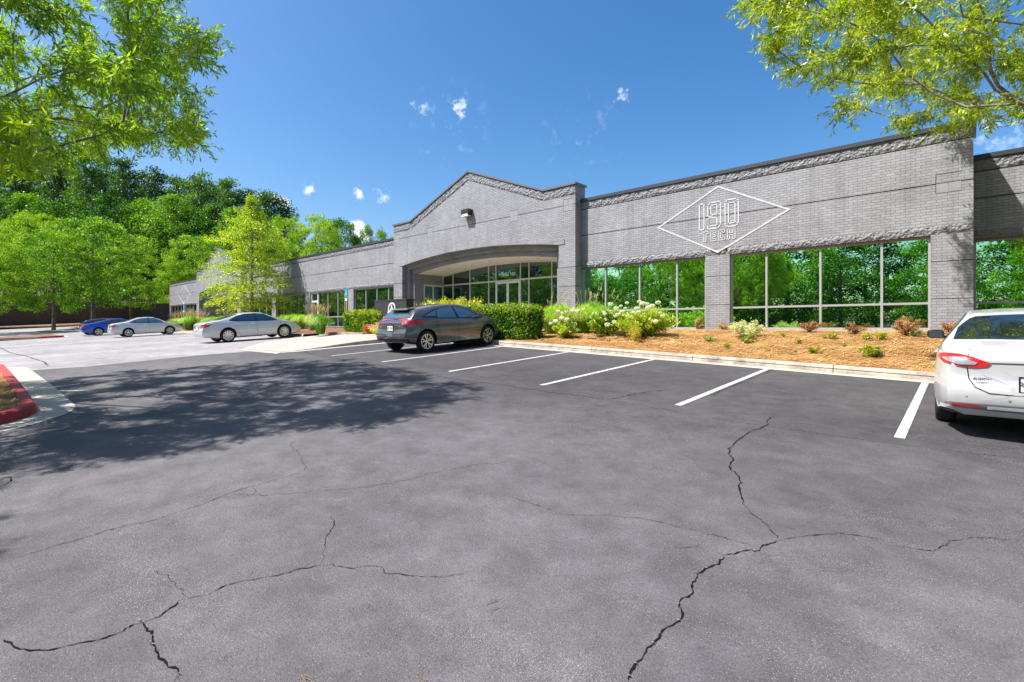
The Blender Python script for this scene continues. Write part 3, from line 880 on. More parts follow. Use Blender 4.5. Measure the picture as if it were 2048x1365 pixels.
# side door of the long wing with white frame
d = PB(); d.box(-36.83, -36.75, VW - .02, VW + .1, ZS, ZL); d.box(-35.83, -35.75, VW - .02, VW + .1, ZS, ZL)
d.box(-36.75, -35.83, VW - .02, VW + .1, Z(2.36), ZL - .001); d.box(-36.75, -35.83, VW - .02, VW + .1, Z(1.72), Z(1.84)); d.box(-36.75, -35.83, VW - .02, VW + .08, ZS, Z(.1))
for a in (-36.75, -35.91): d.box(a, a + .08, VW - .01, VW + .07, Z(.1), Z(1.72))
dd = d.part('door', MT['white'])
p = PB(); p.box(-36.67, -35.91, VW + .03, VW + .04, Z(.1), Z(1.72)); p.box(-36.75, -35.83, VW + .03, VW + .04, Z(1.84), Z(2.36)); o = p.part('pane', MT[dk]); o.parent = dd
p = PB(); p.tube([(-36.0, VW - .07, Z(.75)), (-36.0, VW - .07, Z(1.15))], .015, 6); p.box(-36.01, -35.99, VW - .07, VW, Z(.78), Z(.8)); p.box(-36.01, -35.99, VW - .07, VW, Z(1.1), Z(1.12)); o = p.part('handle', MT['frame']); o.parent = dd
# bronze trim above the near windows
for (a, c, v, zz) in ((-12.1, -6.9, VF, ZL), (-6.03, -.8, VF, ZL), (.09, 6.3, 18.8, Z(2.38))):
    heads.box(a, c, v + .03, v + .12, zz - .055, zz - .002)
heads.part('window_head_trim', MT['frame_bronze'])
# pale sill ledge
for (a, c, v) in ((-12.1, -6.9, VF), (-6.03, -.8, VF), (.09, 6.3, 18.8), (-30.6, -25.3, VF), (-43, -37.7, VF)):
    sl = PB(); sl.box(a, c, v + .02, v + .14, ZS - .06, ZS - .002); sl.box(a, c, v + .05, v + .2, ZS - .5, ZS - .061); sl.part('sill', MT['concrete'])

# ---- gabled entrance, built twice
def arc_pts(c, half, spring, crown, n=28):
    pts = []
    r = crown - spring; R = (half * half + r * r) / (2 * r)
    for i in range(n + 1):
        x = -half + 2 * half * i / n
        pts.append((c + x, math.sqrt(max(0, R * R - x * x)) - (R - crown)))
    return pts
def gable(c, main=True, seed=7):
    hw = 6.56
    path = [(c - hw, 5.98), (c - 4.87, 5.98), (c, 7.83), (c + 4.87, 5.98), (c + hw, 5.98)]
    def low(d):  # the same outline lowered, keeping slopes parallel
        return [(x, z - d) for x, z in path]
    top = low(.09); mid = low(.50)
    oh = 5.70; sp, cr = 3.45, 3.86
    arc = arc_pts(c, oh, sp, cr)
    def panel(b, pts, v0, v1): b.prism_xz([(x, Z(z)) for x, z in pts], v0, v1)
    # wall face with the arched opening: upper field (split at the joint line) and two piers
    jz = 5.08
    up = [(c - hw, jz + .012), (c + hw, jz + .012)] + list(reversed(mid))
    up[2:] = [(x, z - .012) for x, z in reversed(mid)]
    panel(walls, up, VG, VG + .3)
    lowf = [(c - hw, sp)] + [(c - oh, sp)] + arc[1:-1] + [(c + oh, sp), (c + hw, sp), (c + hw, jz - .012), (c - hw, jz - .012)]
    panel(walls, lowf, VG, VG + .3)
    grooves.box(c - hw + .02, c + hw - .02, VG + .02, VG + .28, Z(jz) - .013, Z(jz) + .013)
    panel(grooves, [(x, z - .013) for x, z in mid] + [(x, z + .001) for x, z in reversed(mid)], VG + .02, VG + .27)
    panel(walls, [(x, z) for x, z in mid] + [(x, z) for x, z in reversed(top)], VG + .005, VG + .3)
    # split-face band that follows the gable
    rs = random.Random(seed)
    for i in range(len(path) - 1):
        (x0, z0), (x1, z1) = path[i], path[i+1]; L = math.hypot(x1-x0, z1-z0); nu = max(3, int(L / .1)); nz = 6
        base = len(bands.v)
        for a in range(nu + 1):
            for j in range(nz + 1):
                e = a in (0, nu) or j in (0, nz); f = a / nu
                dd_ = 0 if e else .045 * rs.uniform(.25, 1)
                bands.v.append((x0 + (x1-x0)*f, VG + .001 - dd_, Z(z0 + (z1-z0)*f - .50 + .41 * j / nz)))
        for a in range(nu):
            for j in range(nz):
                q = base + a*(nz+1) + j; bands.f.append((q, q+nz+1, q+nz+2, q+1)); bands.m.append(0)
    capm = PB()
    capm.prism_xz([(x - (.05 if i == 0 else 0) + (.05 if i == 4 else 0), Z(z)) for i, (x, z) in enumerate(low(.09))] +
                  [(x + (.05 if i == 0 else 0) - (.05 if i == 4 else 0), Z(z)) for i, (x, z) in enumerate(reversed(path))], VG - .07, VG + .36)
    for s in (-1, 1):
        x = c + s * hw
        capm.box(min(x - s*.35, x + s*.05), max(x - s*.35, x + s*.05), VG + .36, VG + .78, Z(5.89), Z(5.981))
        walls.box(min(x, x - s*.3), max(x, x - s*.3), VG + .301, VG + .72, Z(-.6), Z(5.885))
        # split-face on the return
        walls.box(min(x, x - s*.86), max(x, x - s*.86), VG, VG + .3, Z(2.45) + .01, Z(sp) - .001)
        walls.box(min(x, x - s*.86), max(x, x - s*.86), VG, VG + .3, Z(1.65) + .01, Z(2.45) - .01)
        walls.box(min(x, x - s*.86), max(x, x - s*.86), VG, VG + .3, Z(-.7), Z(1.65) - .01)
        for gz in (2.45, 1.65): grooves.box(min(x - s*.01, x - s*.85), max(x - s*.01, x - s*.85), VG + .02, VG + .28, Z(gz) - .011, Z(gz) + .011)
    # soldier course round the arch
    soldier = PB()
    R_ = arc_pts(c, oh + .28, sp + .0, cr + .2)
    pts = [(x, Z(z)) for x, z in arc_pts(c, oh, sp, cr)]; out = [(x, Z(z + .21)) for x, z in arc_pts(c, oh, sp, cr)]
    base = len(soldier.v)
    for (p, q) in zip(pts, out): soldier.v += [(p[0], VG - .022, p[1]), (q[0], VG - .022, q[1]), (p[0], VG + .05, p[1]), (q[0], VG + .05, q[1])]
    for i in range(len(pts) - 1):
        o = base + 4*i
        for f in ((o, o+4, o+5, o+1), (o+1, o+5, o+7, o+3), (o, o+2, o+6, o+4)): soldier.f.append(f); soldier.m.append(0)
    for s in (-1, 1): soldier.box(min(c + s*oh, c + s*(oh+.3)), max(c + s*oh, c + s*(oh+.3)), VG - .022, VG + .05, Z(sp), Z(sp + .21))
    soldier.part('soldier_course', MT['soldier'])
    # stepped reveals
    for k, (h2, s2, c2, v0, v1) in enumerate(((5.46, 3.25, 3.63, VG + .298, VG + .52), (5.22, 3.02, 3.40, VG + .518, VG + .74))):
        a2 = arc_pts(c, h2, s2, c2)
        panel(walls, [(c - 6.2, s2), (c - h2, s2)] + a2[1:-1] + [(c + h2, s2), (c + 6.2, s2), (c + 6.2, 4.6), (c - 6.2, 4.6)], v0, v1)
        for s in (-1, 1): walls.box(min(c + s*h2, c + s*6.2), max(c + s*h2, c + s*6.2), v0, v1, Z(-.6), Z(s2) - .001)
    # squares on the joint line
    for i in range(5):
        s = c + (i - 2) * 3.1; h = .24; caps_sq = PB()
        for (a0, a1) in ((s - h, s - .004), (s + .004, s + h)):
            caps_sq.box(a0, a1, VG - .006, VG + .01, Z(jz) + .004, Z(jz) + .24); caps_sq.box(a0, a1, VG - .006, VG + .01, Z(jz) - .25, Z(jz) - .004)
        caps_sq.part('smooth_block_inset', M_INSET)
        grooves.box(s - h - .014, s - h - .001, VG - .004, VG + .01, Z(jz) - .25, Z(jz) + .24); grooves.box(s - h, s + h, VG - .004, VG + .01, Z(jz) + .241, Z(jz) + .256)
    capm.part('gable_coping', MT['cap_light'])
    # porch: side walls, curved soffit, glazed screen
    VS = 19.8
    for s in (-1, 1):
        x = c + s * 5.22
        if s < 0 and main:
            walls.box(x - .3, x - .001, VG + .741, VS, Z(2.43), Z(3.6)); walls.box(x - .3, x - .001, VG + .741, 18.35, Z(-.6), Z(2.43) - .001); walls.box(x - .3, x - .001, 18.35, VS, Z(-.6), Z(-.13))
        else: walls.box(min(x, x + s*.3), max(x, x + s*.3), VG + .741, VS + .3, Z(-.6), Z(3.6))
    so = PB(); a = arc_pts(c, 5.22, 3.02, 3.40); base = len(so.v)
    for (x, z) in a: so.v += [(x, VG + .742, Z(z)), (x, VS + .02, Z(z)), (x, VG + .742, Z(z) + .1), (x, VS + .02, Z(z) + .1)]
    for i in range(len(a) - 1):
        o = base + 4*i; so.f.append((o, o+1, o+5, o+4)); so.m.append(0); so.f.append((o+2, o+6, o+7, o+3)); so.m.append(0)
    so.part('porch_soffit', MT['soffit'], smooth=30)
    fl = PB(); fl.box(c - 5.22, c + 5.22, VG - .1, VS + .2, Z(-.62), Z(-.17)); fl.part('porch_floor', MT['concrete'])
    return arc
arc = gable(-18.71, True)
gable(-56.35, False, 9)

walls.part('wall', MT['brick']); bands.part('stone_band', MT['split'], fix=False); grooves.part('recessed_joint', MT['groove']); caps.part('coping', MT['cap'])

rf = PB(); rf.box(-75.2, -.3, 20.5, 43.9, Z(4.81), Z(4.86)); rf.box(-.2, 8.9, 19.5, 43.9, Z(4.11), Z(4.16)); rf.part('roof', MT['concrete'])

# ---- glazed entrance screen of a gable
def screen(c, xs, door, text=True):
    VS = 19.8; w = .055; zt = 2.43
    def zarc(u, d=0):
        half, sp, cr = 5.22, 3.02, 3.40; r = cr - sp; R = (half*half + r*r) / (2*r); x = u - c
        return math.sqrt(max(0, R*R - x*x)) - (R - cr) - d
    f = PB(); p = PB()
    us = [c - 5.22] + xs + [c + 5.22]
    for u in us:
        z1 = zarc(u) - .03
        f.box(u - w/2, u + w/2, VS, VS + .12, Z(-.16), Z(z1))
    for i in range(len(us) - 1):
        a, b2 = us[i] + w/2, us[i+1] - w/2
        isd = door and abs(us[i] - door[0]) < .01
        f.box(a, b2, VS + .004, VS + .11, Z(zt) - .04, Z(zt) + .04)
        f.prism_xz([(a, Z(zarc(a, .07))), (b2, Z(zarc(b2, .07))), (b2, Z(zarc(b2, -.005))), (a, Z(zarc(a, -.005)))], VS + .002, VS + .11)
        if not isd:
            f.box(a, b2, VS + .004, VS + .11, Z(-.16), Z(-.08))
            p.box(a - .01, b2 + .01, VS + .05, VS + .06, Z(-.09), Z(zt) - .03)
        p.prism_xz([(a - .01, Z(zt) + .03), (b2 + .01, Z(zt) + .03), (b2 + .01, Z(zarc(b2, .05))), (a - .01, Z(zarc(a, .05)))], VS + .05, VS + .06)
    sc = f.part('entrance_glazing', MT['frame_white']); o = p.part('pane', MT['glass_entry']); o.parent = sc
    if door:
        a, b2 = door[0] + w/2 + .01, door[1] - w/2 - .01; m = (a + b2) / 2
        for (x0, x1, hx) in ((a, m - .004, m - .12), (m + .004, b2, m + .12)):
            d = PB(); q = .075
            d.box(x0, x0 + q, VS - .01, VS + .05, Z(-.15), Z(zt) - .05); d.box(x1 - q, x1, VS - .01, VS + .05, Z(-.15), Z(zt) - .05)
            d.box(x0 + q, x1 - q, VS - .01, VS + .05, Z(zt) - .16, Z(zt) - .05); d.box(x0 + q, x1 - q, VS - .01, VS + .05, Z(-.15), Z(.08))
            do = d.part('door', MT['white'])
            g = PB(); g.box(x0 + q, x1 - q, VS + .01, VS + .02, Z(.08), Z(zt) - .16); o = g.part('pane', MT['glass_entry']); o.parent = do
            g = PB(); g.tube([(hx, VS - .07, Z(.7)), (hx, VS - .07, Z(1.1))], .014, 6); g.box(hx - .01, hx + .01, VS - .07, VS, Z(.72), Z(.74)); g.box(hx - .01, hx + .01, VS - .07, VS, Z(1.06), Z(1.08)); o = g.part('handle', MT['frame']); o.parent = do
    return sc
xs = [px_u(x, 19.8) for x in (905.4, 939.4, 976.9, 991.5, 1040.5, 1057.5, 1103.4)]
sc_ = screen(-18.71, xs, (xs[3], xs[4]))
screen(-56.35, [-56.35 + q for q in (-3.6, -2.0, -1, 1, 2, 3.6)], (-57.35, -55.35))
# side window in the porch's left wall
f = PB(); x = -18.71 - 5.22; 
for (v0, v1, z0, z1) in ((18.36, 18.44, Z(-.13), Z(2.43)), (19.05, 19.12, Z(-.13), Z(2.34)), (18.44, 19.77, Z(2.34), Z(2.43)), (18.44, 19.77, Z(-.13), Z(-.05))): f.box(x - .1, x + .012, v0, v1, z0, z1)
w_ = f.part('window', MT['frame_white']); p = PB(); p.box(x - .06, x - .05, 18.4, 19.78, Z(-.1), Z(2.36)); o = p.part('pane', MT['glass_dark']); o.parent = w_
# recessed lights in the soffit
for (u, v) in ((-22.0, 18.7), (-18.71, 18.7), (-15.4, 18.7)):
    half, sp, cr = 5.22, 3.02, 3.40; r = cr - sp; R = (half*half + r*r) / (2*r)
    zz = Z(math.sqrt(R*R - (u + 18.71)**2) - (R - cr))
    l = PB(); l.lathe([(.001, -.012), (.09, -.012), (.11, -.015), (.12, -.008), (.12, .01)], 16, 'z', (u, v, zz)); l.part('downlight', MT['lamp_glass'])

# ---- lettering
def text_mesh(name, body, size, mat, parent, M, thick=.004, font_space=1.0, bold=0.0):
    cu = bpy.data.curves.new(name, 'FONT'); cu.body = body; cu.size = size; cu.extrude = thick; cu.align_x = 'CENTER'; cu.space_character = font_space; cu.offset = bold
    tmp = bpy.data.objects.new('tmp', cu); COL.objects.link(tmp)
    dg = bpy.context.evaluated_depsgraph_get(); me = bpy.data.meshes.new_from_object(tmp.evaluated_get(dg)); me.name = name
    bpy.data.objects.remove(tmp); me.transform(M); me.materials.clear(); me.materials.append(mat)
    return mesh_obj(name, me, parent)
def face_front(u, v, z): return Matrix.Translation((u, v, z)) @ Matrix.Rotation(PI/2, 4, 'X')
RB = Matrix.Translation(-BL)
uc = (xs[3] + xs[4]) / 2
o = text_mesh('lettering', 'Suite 100', .25, MT['white'], bld, RB @ face_front(uc, 19.8 + .047, Z(2.68)), .001, 1.08, .006); o.parent = sc_

def strokes(lines, w, v, t=.008, b=None):
    """painted strokes: polylines in (u, z) as thin slabs"""
    b = b or PB()
    for L in lines:
        for (p, q) in zip(L[:-1], L[1:]):
            p, q = Vector(p), Vector(q); d = (q - p)
            if d.length < 1e-6: continue
            d.normalize(); n = Vector((-d.y, d.x)) * w / 2; e = d * w * .35
            pts = [p - n - e, q - n + e, q + n + e, p + n - e]
            if (pts[1]-pts[0]).cross(pts[2]-pts[1]) < 0: pts.reverse()
            b.prism_xz([(a.x, a.y) for a in pts], v - t, v + .001)
    return b
def diamond(c, hw, z0, z1, w, v, name):
    zm = (z0 + z1) / 2
    b = PB(); t = .007
    k = w / math.sin(math.atan2(z1 - zm, hw)) if hw else w
    kz = w / math.cos(math.atan2(z1 - zm, hw))
    out = [(c - hw, zm), (c, z0), (c + hw, zm), (c, z1)]; inn = [(c - hw + k, zm), (c, z0 + kz), (c + hw - k, zm), (c, z1 - kz)]
    for i in range(4):
        j = (i + 1) % 4
        b.prism_xz([out[i], out[j], inn[j], inn[i]], v - t - .003, v - .001)
        lo_ = i if out[i][1] < out[j][1] else j
        if min(out[i][1], out[j][1]) < ZL2 < max(out[i][1], out[j][1]):
            def cut(P):
                a, c2 = P[i], P[j]
                f = (ZL2 - a[1]) / (c2[1] - a[1]); f = min(1, max(0, f)); m = (a[0] + (c2[0]-a[0])*f, a[1] + (c2[1]-a[1])*f)
                return (m, c2) if c2[1] < a[1] else (a, m)
            (oa, ob_), (ia, ib) = cut(out), cut(inn)
            b.prism_xz([oa, ob_, ib, ia], v - t - .038, v - t - .004)
    return b
def u_at(x): return onface(x, 440, VF).x
uL, uR = u_at(1314), u_at(1582); cD = (uL + uR) / 2; hwD = (uR - uL) / 2
zTop = onface(1441, 371, VF).z; zBot = onface(1437, 506.5, VF).z
logo = diamond(cD, hwD, zBot, zTop, .056, VF, 'logo').part('painted_diamond', plain('sign_white', (.50, .50, .50), .7, noise=.15, nscale=9))
# outlined numerals 190 and TECH, drawn in a local grid then placed
def outline_num():
    L = []
    def seg(*p): L.append(list(p))
    # coordinates: x across 0..1, z 0..1 for each glyph
    one = [[(0, 0), (0, 1), (.22, 1), (.22, 0), (0, 0)]]
    nine = [[(0, .12), (0, .0), (.62, 0), (.8, .1), (.8, 1), (.15, 1), (0, .9), (0, .48), (.3, .48)],
            [(.2, .12), (.58, .12), (.58, .42), (.2, .42), (0, .42)], [(.58, .5), (.58, .9), (.2, .9), (.2, .54), (.58, .54)]]
    zero = [[(0, .08), (.12, 0), (.68, 0), (.8, .08), (.8, .92), (.68, 1), (.12, 1), (0, .92), (0, .08)],
            [(.2, .12), (.6, .12), (.6, .88), (.2, .88), (.2, .12)]]
    return one, nine, zero
one, nine, zero = outline_num()
zn0, zn1 = onface(1440, 456, VF).z, onface(1440, 403, VF).z
def place(gl, x0, sx, z0, z1): return [[(x0 + p[0] * sx, z0 + p[1] * (z1 - z0)) for p in L] for L in gl]
u1a, u9a, u0a = u_at(1399), u_at(1416), u_at(1450.5)
uend = u_at(1477)
S = place(one, u1a, .75, zn0, zn1) + place(nine, u9a, (u_at(1441) - u9a) / .8, zn0, zn1) + place(zero, u0a, (uend - u0a) / .8, zn0, zn1)
b = strokes(S, .030, VF - .004)
zt0, zt1 = onface(1440, 481, VF).z, onface(1440, 461, VF).z
T = [[(.25, 0), (.25, .8), (0, .8), (0, 1), (.8, 1), (.8, .8), (.5, .8), (.5, 0), (.25, 0)]]
E_ = [[(0, 0), (0, 1), (.75, 1), (.75, .8), (.25, .8), (.25, .6), (.65, .6), (.65, .42), (.25, .42), (.25, .2), (.75, .2), (.75, 0), (0, 0)]]
C_ = [[(0, 0), (0, 1), (.75, 1), (.75, .72), (.52, .72), (.52, .82), (.25, .82), (.25, .18), (.52, .18), (.52, .28), (.75, .28), (.75, 0), (0, 0)]]
H_ = [[(0, 0), (0, 1), (.22, 1), (.22, .6), (.55, .6), (.55, 1), (.78, 1), (.78, 0), (.55, 0), (.55, .42), (.22, .42), (.22, 0), (0, 0)]]
for gl, xa, xb in ((T, 1404, 1417), (E_, 1422, 1433), (C_, 1438, 1450), (H_, 1455, 1470.5)):
    a, c = u_at(xa), u_at(xb); strokes(place(gl, a, (c - a) / .78, zt0, zt1), .021, VF - .004, b=b)
o = b.part('painted_lettering', MT['lettering']); o.parent = logo
# the same sign at the far end wing
lg2 = diamond(-69.2, 2.35, Z(2.5), Z(4.75), .045, VF, 'logo').part('painted_diamond', MT['lettering'])
k = (uend - u1a); dx = -69.2 - cD
b = strokes([[(p[0] + dx, p[1]) for p in L] for L in S], .032, VF - .004); 
for gl, xa, xb in ((T, 1404, 1417), (E_, 1422, 1433), (C_, 1438, 1450), (H_, 1455, 1470.5)):
    a, c = u_at(xa), u_at(xb); strokes([[(p[0] + dx, p[1]) for p in L] for L in place(gl, a, (c - a) / .78, zt0, zt1)], .018, VF - .004, b=b)
o = b.part('painted_lettering', MT['lettering']); o.parent = lg2

# wall lamp on the gable
wlp = empty('wall_lamp', (-18.68, VG, Z(5.6)))
tag(wlp, 'bronze box flood light with pale lens high on the entrance gable', 'wall lamp')
b = MB(); b.prism_xz([(-.27, .0), (.27, .0), (.27, .22), (-.27, .22)], -.30, -.004)
b.box(-.2, .2, -.28, -.006, -.09, -.001); b.build('housing', MT['lamp_dark'], wlp)
b = MB(); b.box(-.20, .20, -.285, -.281, -.09, .0); b.box(-.24, .24, -.30, -.1, -.13, -.092); b.build('lens', MT['lamp_glass'], wlp)
# ------------------------------------------------------------------ cars: x forward, y left, z up, origin on the ground under the middle
def m_paint(name, col, metal=.0, rough=.3, coat=1.0):
    return plain(name, col, rough, metal, coat)
def curve(pts, smooth=.10):
    xs = np.array([p[0] for p in pts]); zs = np.array([p[1] for p in pts])
    g = np.arange(xs[0] - .5, xs[-1] + .5, .01); v = np.interp(g, xs, zs)
    k = max(1, int(smooth / .01)); ker = np.hanning(2 * k + 3)[1:-1]; ker /= ker.sum()
    v2 = np.convolve(np.pad(v, k, mode='edge'), ker, mode='same')[k:-k]
    return lambda x: float(np.interp(x, g, v2))

class Car:
    def __init__(s, spec): s.s = spec; s.make()
    def section(s, x, c):
        top, belt, W, tum, bot = c
        zt, zs, w, zb = top(x), belt(x), W(x), bot(x)
        zs = min(zs, zt - .01)
        ws = w - s.s.get('shoulder', .055)
        H = s.s['H']
        k = max(0.0, (zt - .055) - zs) / max(.1, (H - .055) - zs)
        zr = zs + max(0.0, zt - .05 - zs) if k > 0 else zs
        wr = ws + (s.s['roofw'] - ws) * min(1, k)
        seg = []
        def lerp(a, b, n, bulge=0):
            for i in range(n):
                f = i / n; o = bulge * math.sin(PI * f)
                seg.append((a[0] + (b[0]-a[0]) * f + o, a[1] + (b[1]-a[1]) * f))
        zm = s.s.get('crease', .66)
        lerp((0, zb), (w * .8, zb), 3)
        lerp((w * .8, zb), (w - .035, zb + .06), 2)
        lerp((w - .035, zb + .06), (w - .012, .42), 3)
        lerp((w - .012, .42), (w, min(zm, zs - .06)), 3, .004)
        lerp((w, min(zm, zs - .06)), (ws + .012, zs - .03), 4, .006)
        lerp((ws + .012, zs - .03), (ws - .012, zs + .008), 2, .006)
        lerp((ws - .012, zs + .008), (wr, zr), 7, .022 * min(1, k))
        e = .035
        lerp((wr, zr), (wr - .09, zr + (zt - zr) * .55), 3, .012)
        lerp((wr - .09, zr + (zt - zr) * .55), (wr * .45, zt - (zt - zr) * .12), 3)
        lerp((wr * .45, zt - (zt - zr) * .12), (0, zt), 3)
        seg.append((0, zt))
        return seg
    def make(s):
        q = s.s; c = (curve(q['top'], q.get('sm', .12)), curve(q['belt'], .2), curve(q['W'], .12), None, curve(q['bot'], .1))
        s.c = c
        x0, x1 = q['top'][0][0], q['top'][-1][0]; s.x0, s.x1 = x0, x1
        xs = list(np.arange(x0, x1 + 1e-6, (x1 - x0) / 76))
        V = []; F = []; rings = []
        rear, front = curve(q['rear'], .06), curve(q['front'], .06)
        def warp(x, y, z):
            a = sstep(x0 + .55, x0, x); b = sstep(x1 - .5, x1, x)
            return (x + rear(z) * a + front(z) * b, y, z)
        def ring(pts):
            half = [warp(*p) for p in pts]; n0 = len(V)
            V.extend(half); V.extend([(p[0], -p[1], p[2]) for p in half[1:-1]][::-1])
            return list(range(n0, n0 + 2 * len(half) - 2))
        def scaled(x, f, dx):
            sec = s.section(x, c); zc = (sec[0][1] + sec[-1][1]) / 2
            return [(x + dx, y * f, zc + (z - zc) * f) for y, z in sec]
        for f, dx in ((.3, -.035), (.7, -.03), (.9, -.018), (.97, -.008)): rings.append(ring(scaled(x0, f, dx)))
        for x in xs: rings.append(ring([(x, y, z) for y, z in s.section(x, c)]))
        for f, dx in ((.97, .01), (.9, .025), (.7, .045), (.3, .055)): rings.append(ring(scaled(x1, f, dx)))
        m = len(rings[0])
        for a, b in zip(rings[:-1], rings[1:]):
            for i in range(m): F.append((a[i], b[i], b[(i+1) % m], a[(i+1) % m]))
        F.append(tuple(reversed(rings[0]))); F.append(tuple(rings[-1]))
        me = bpy.data.meshes.new('body'); me.from_pydata(V, [], F)
        bm = bmesh.new(); bm.from_mesh(me); bmesh.ops.remove_doubles(bm, verts=bm.verts, dist=1e-5)
        bmesh.ops.recalc_face_normals(bm, faces=bm.faces)
        s.bvh = BVHTree.FromBMesh(bm)
        bm.to_mesh(me); bm.free()
        # wheel arches
        ob = bpy.data.objects.new('tmp', me); COL.objects.link(ob)
        me.materials.append(q['paint']); me.materials.append(MT['underbody'])
        cb = bmesh.new()
        for ax in (q['ra'], q['fa']):
            for sd in (-1, 1):
                M = Matrix.Translation((ax, sd * (q['hw'] - .02), q['wr'] + .015)) @ Matrix.Rotation(PI/2, 4, 'X')
                bmesh.ops.create_cone(cb, cap_ends=True, segments=40, radius1=q['wr'] + .055, radius2=q['wr'] + .055, depth=.62, matrix=M)
        cme = bpy.data.meshes.new('c'); cb.to_mesh(cme); cb.free(); cme.materials.append(q['paint']); cme.materials.append(MT['underbody'])
        cme.polygons.foreach_set('material_index', [1] * len(cme.polygons))
        co = bpy.data.objects.new('tmpc', cme); COL.objects.link(co)
        mod = ob.modifiers.new('b', 'BOOLEAN'); mod.operation = 'DIFFERENCE'; mod.object = co; mod.solver = 'EXACT'
        dg = bpy.context.evaluated_depsgraph_get(); dg.update()
        out = bpy.data.meshes.new_from_object(ob.evaluated_get(dg))
        bpy.data.objects.remove(ob); bpy.data.objects.remove(co)
        out.polygons.foreach_set('use_smooth', [True] * len(out.polygons)); out.set_sharp_from_angle(angle=rad(32))
        out.name = 'body'; s.body = out
    def hit(s, o, d):
        r = s.bvh.ray_cast(Vector(o), Vector(d)); n = r[1]
        if n is not None and n.dot(Vector(d)) > 0: n = -n
        return r[0], n
    def cast(s, a, b, view):
        if view == 'L': return s.hit((a, 3, b), (0, -1, 0))
        if view == 'R': return s.hit((a, -3, b), (0, 1, 0))
        if view == 'B': return s.hit((-5, a, b), (1, 0, 0))
        if view == 'F': return s.hit((5, a, b), (-1, 0, 0))
        if view == 'T': return s.hit((a, b, 4), (0, 0, -1))
        if view == 'QL':   # rear-left quarter
            return s.hit((-5 , a + 3, b), Vector((1, -.6, 0)).normalized())
    def decal(s, poly, view, off=.006, cell=.06, shrink=0):
        """a flat outline pressed on to the body from one side"""
        bm = bmesh.new()
        vs = [bm.verts.new((p[0], p[1], 0)) for p in poly]
        es = [bm.edges.new((vs[i], vs[(i+1) % len(vs)])) for i in range(len(vs))]
        bmesh.ops.triangle_fill(bm, use_beauty=True, edges=es)
        for ax in (0, 1):
            lo, hi = min(p[ax] for p in poly), max(p[ax] for p in poly)
            k = lo + cell
            while k < hi:
                co = [0, 0, 0]; no = [0, 0, 0]; co[ax] = k; no[ax] = 1
                bmesh.ops.bisect_plane(bm, geom=bm.verts[:] + bm.edges[:] + bm.faces[:], plane_co=co, plane_no=no, dist=1e-5); k += cell
        bad = []
        for v in bm.verts:
            h, n = s.cast(v.co.x, v.co.y, view)
            if h is None: bad.append(v); continue
            v.co = h + n * off
        if bad: bmesh.ops.delete(bm, geom=bad, context='VERTS')
        me = bpy.data.meshes.new('d'); bm.to_mesh(me); bm.free()
        # orient outward
        cen = Vector((0, 0, .7))
        if len(me.polygons):
            sgn = sum((p.center - cen).dot(p.normal) for p in me.polygons)
            if sgn < 0:
                bm = bmesh.new(); bm.from_mesh(me); bmesh.ops.reverse_faces(bm, faces=bm.faces); bm.to_mesh(me); bm.free()
        return me
    def add(s, name, me, mat, parent, smooth=True):
        me.materials.clear(); me.materials.append(mat); me.name = name
        if smooth: me.polygons.foreach_set('use_smooth', [True] * len(me.polygons))
        return mesh_obj(name, me, parent)
    def seam(s, line, view, w=.012, off=.004):
        b = MB()
        P = []
        for (a, c) in zip(line[:-1], line[1:]):
            L = math.hypot(c[0]-a[0], c[1]-a[1]); n = max(1, int(L / .05))
            for i in range(n): P.append((a[0] + (c[0]-a[0]) * i / n, a[1] + (c[1]-a[1]) * i / n))
        P.append(line[-1])
        Q = []
        for p in P:
            h, n = s.cast(p[0], p[1], view)
            if h is not None: Q.append((h, n))
        for i, (h, n) in enumerate(Q):
            d = Q[min(i+1, len(Q)-1)][0] - Q[max(i-1, 0)][0]
            if d.length < 1e-6: d = Vector((1, 0, 0))
            t = d.cross(n).normalized() * w / 2
            b.v += [tuple(h + n * off + t), tuple(h + n * off - t)]
        for i in range(len(Q) - 1): b.f.append((2*i, 2*i+1, 2*i+3, 2*i+2)); b.m.append(0)
        return b

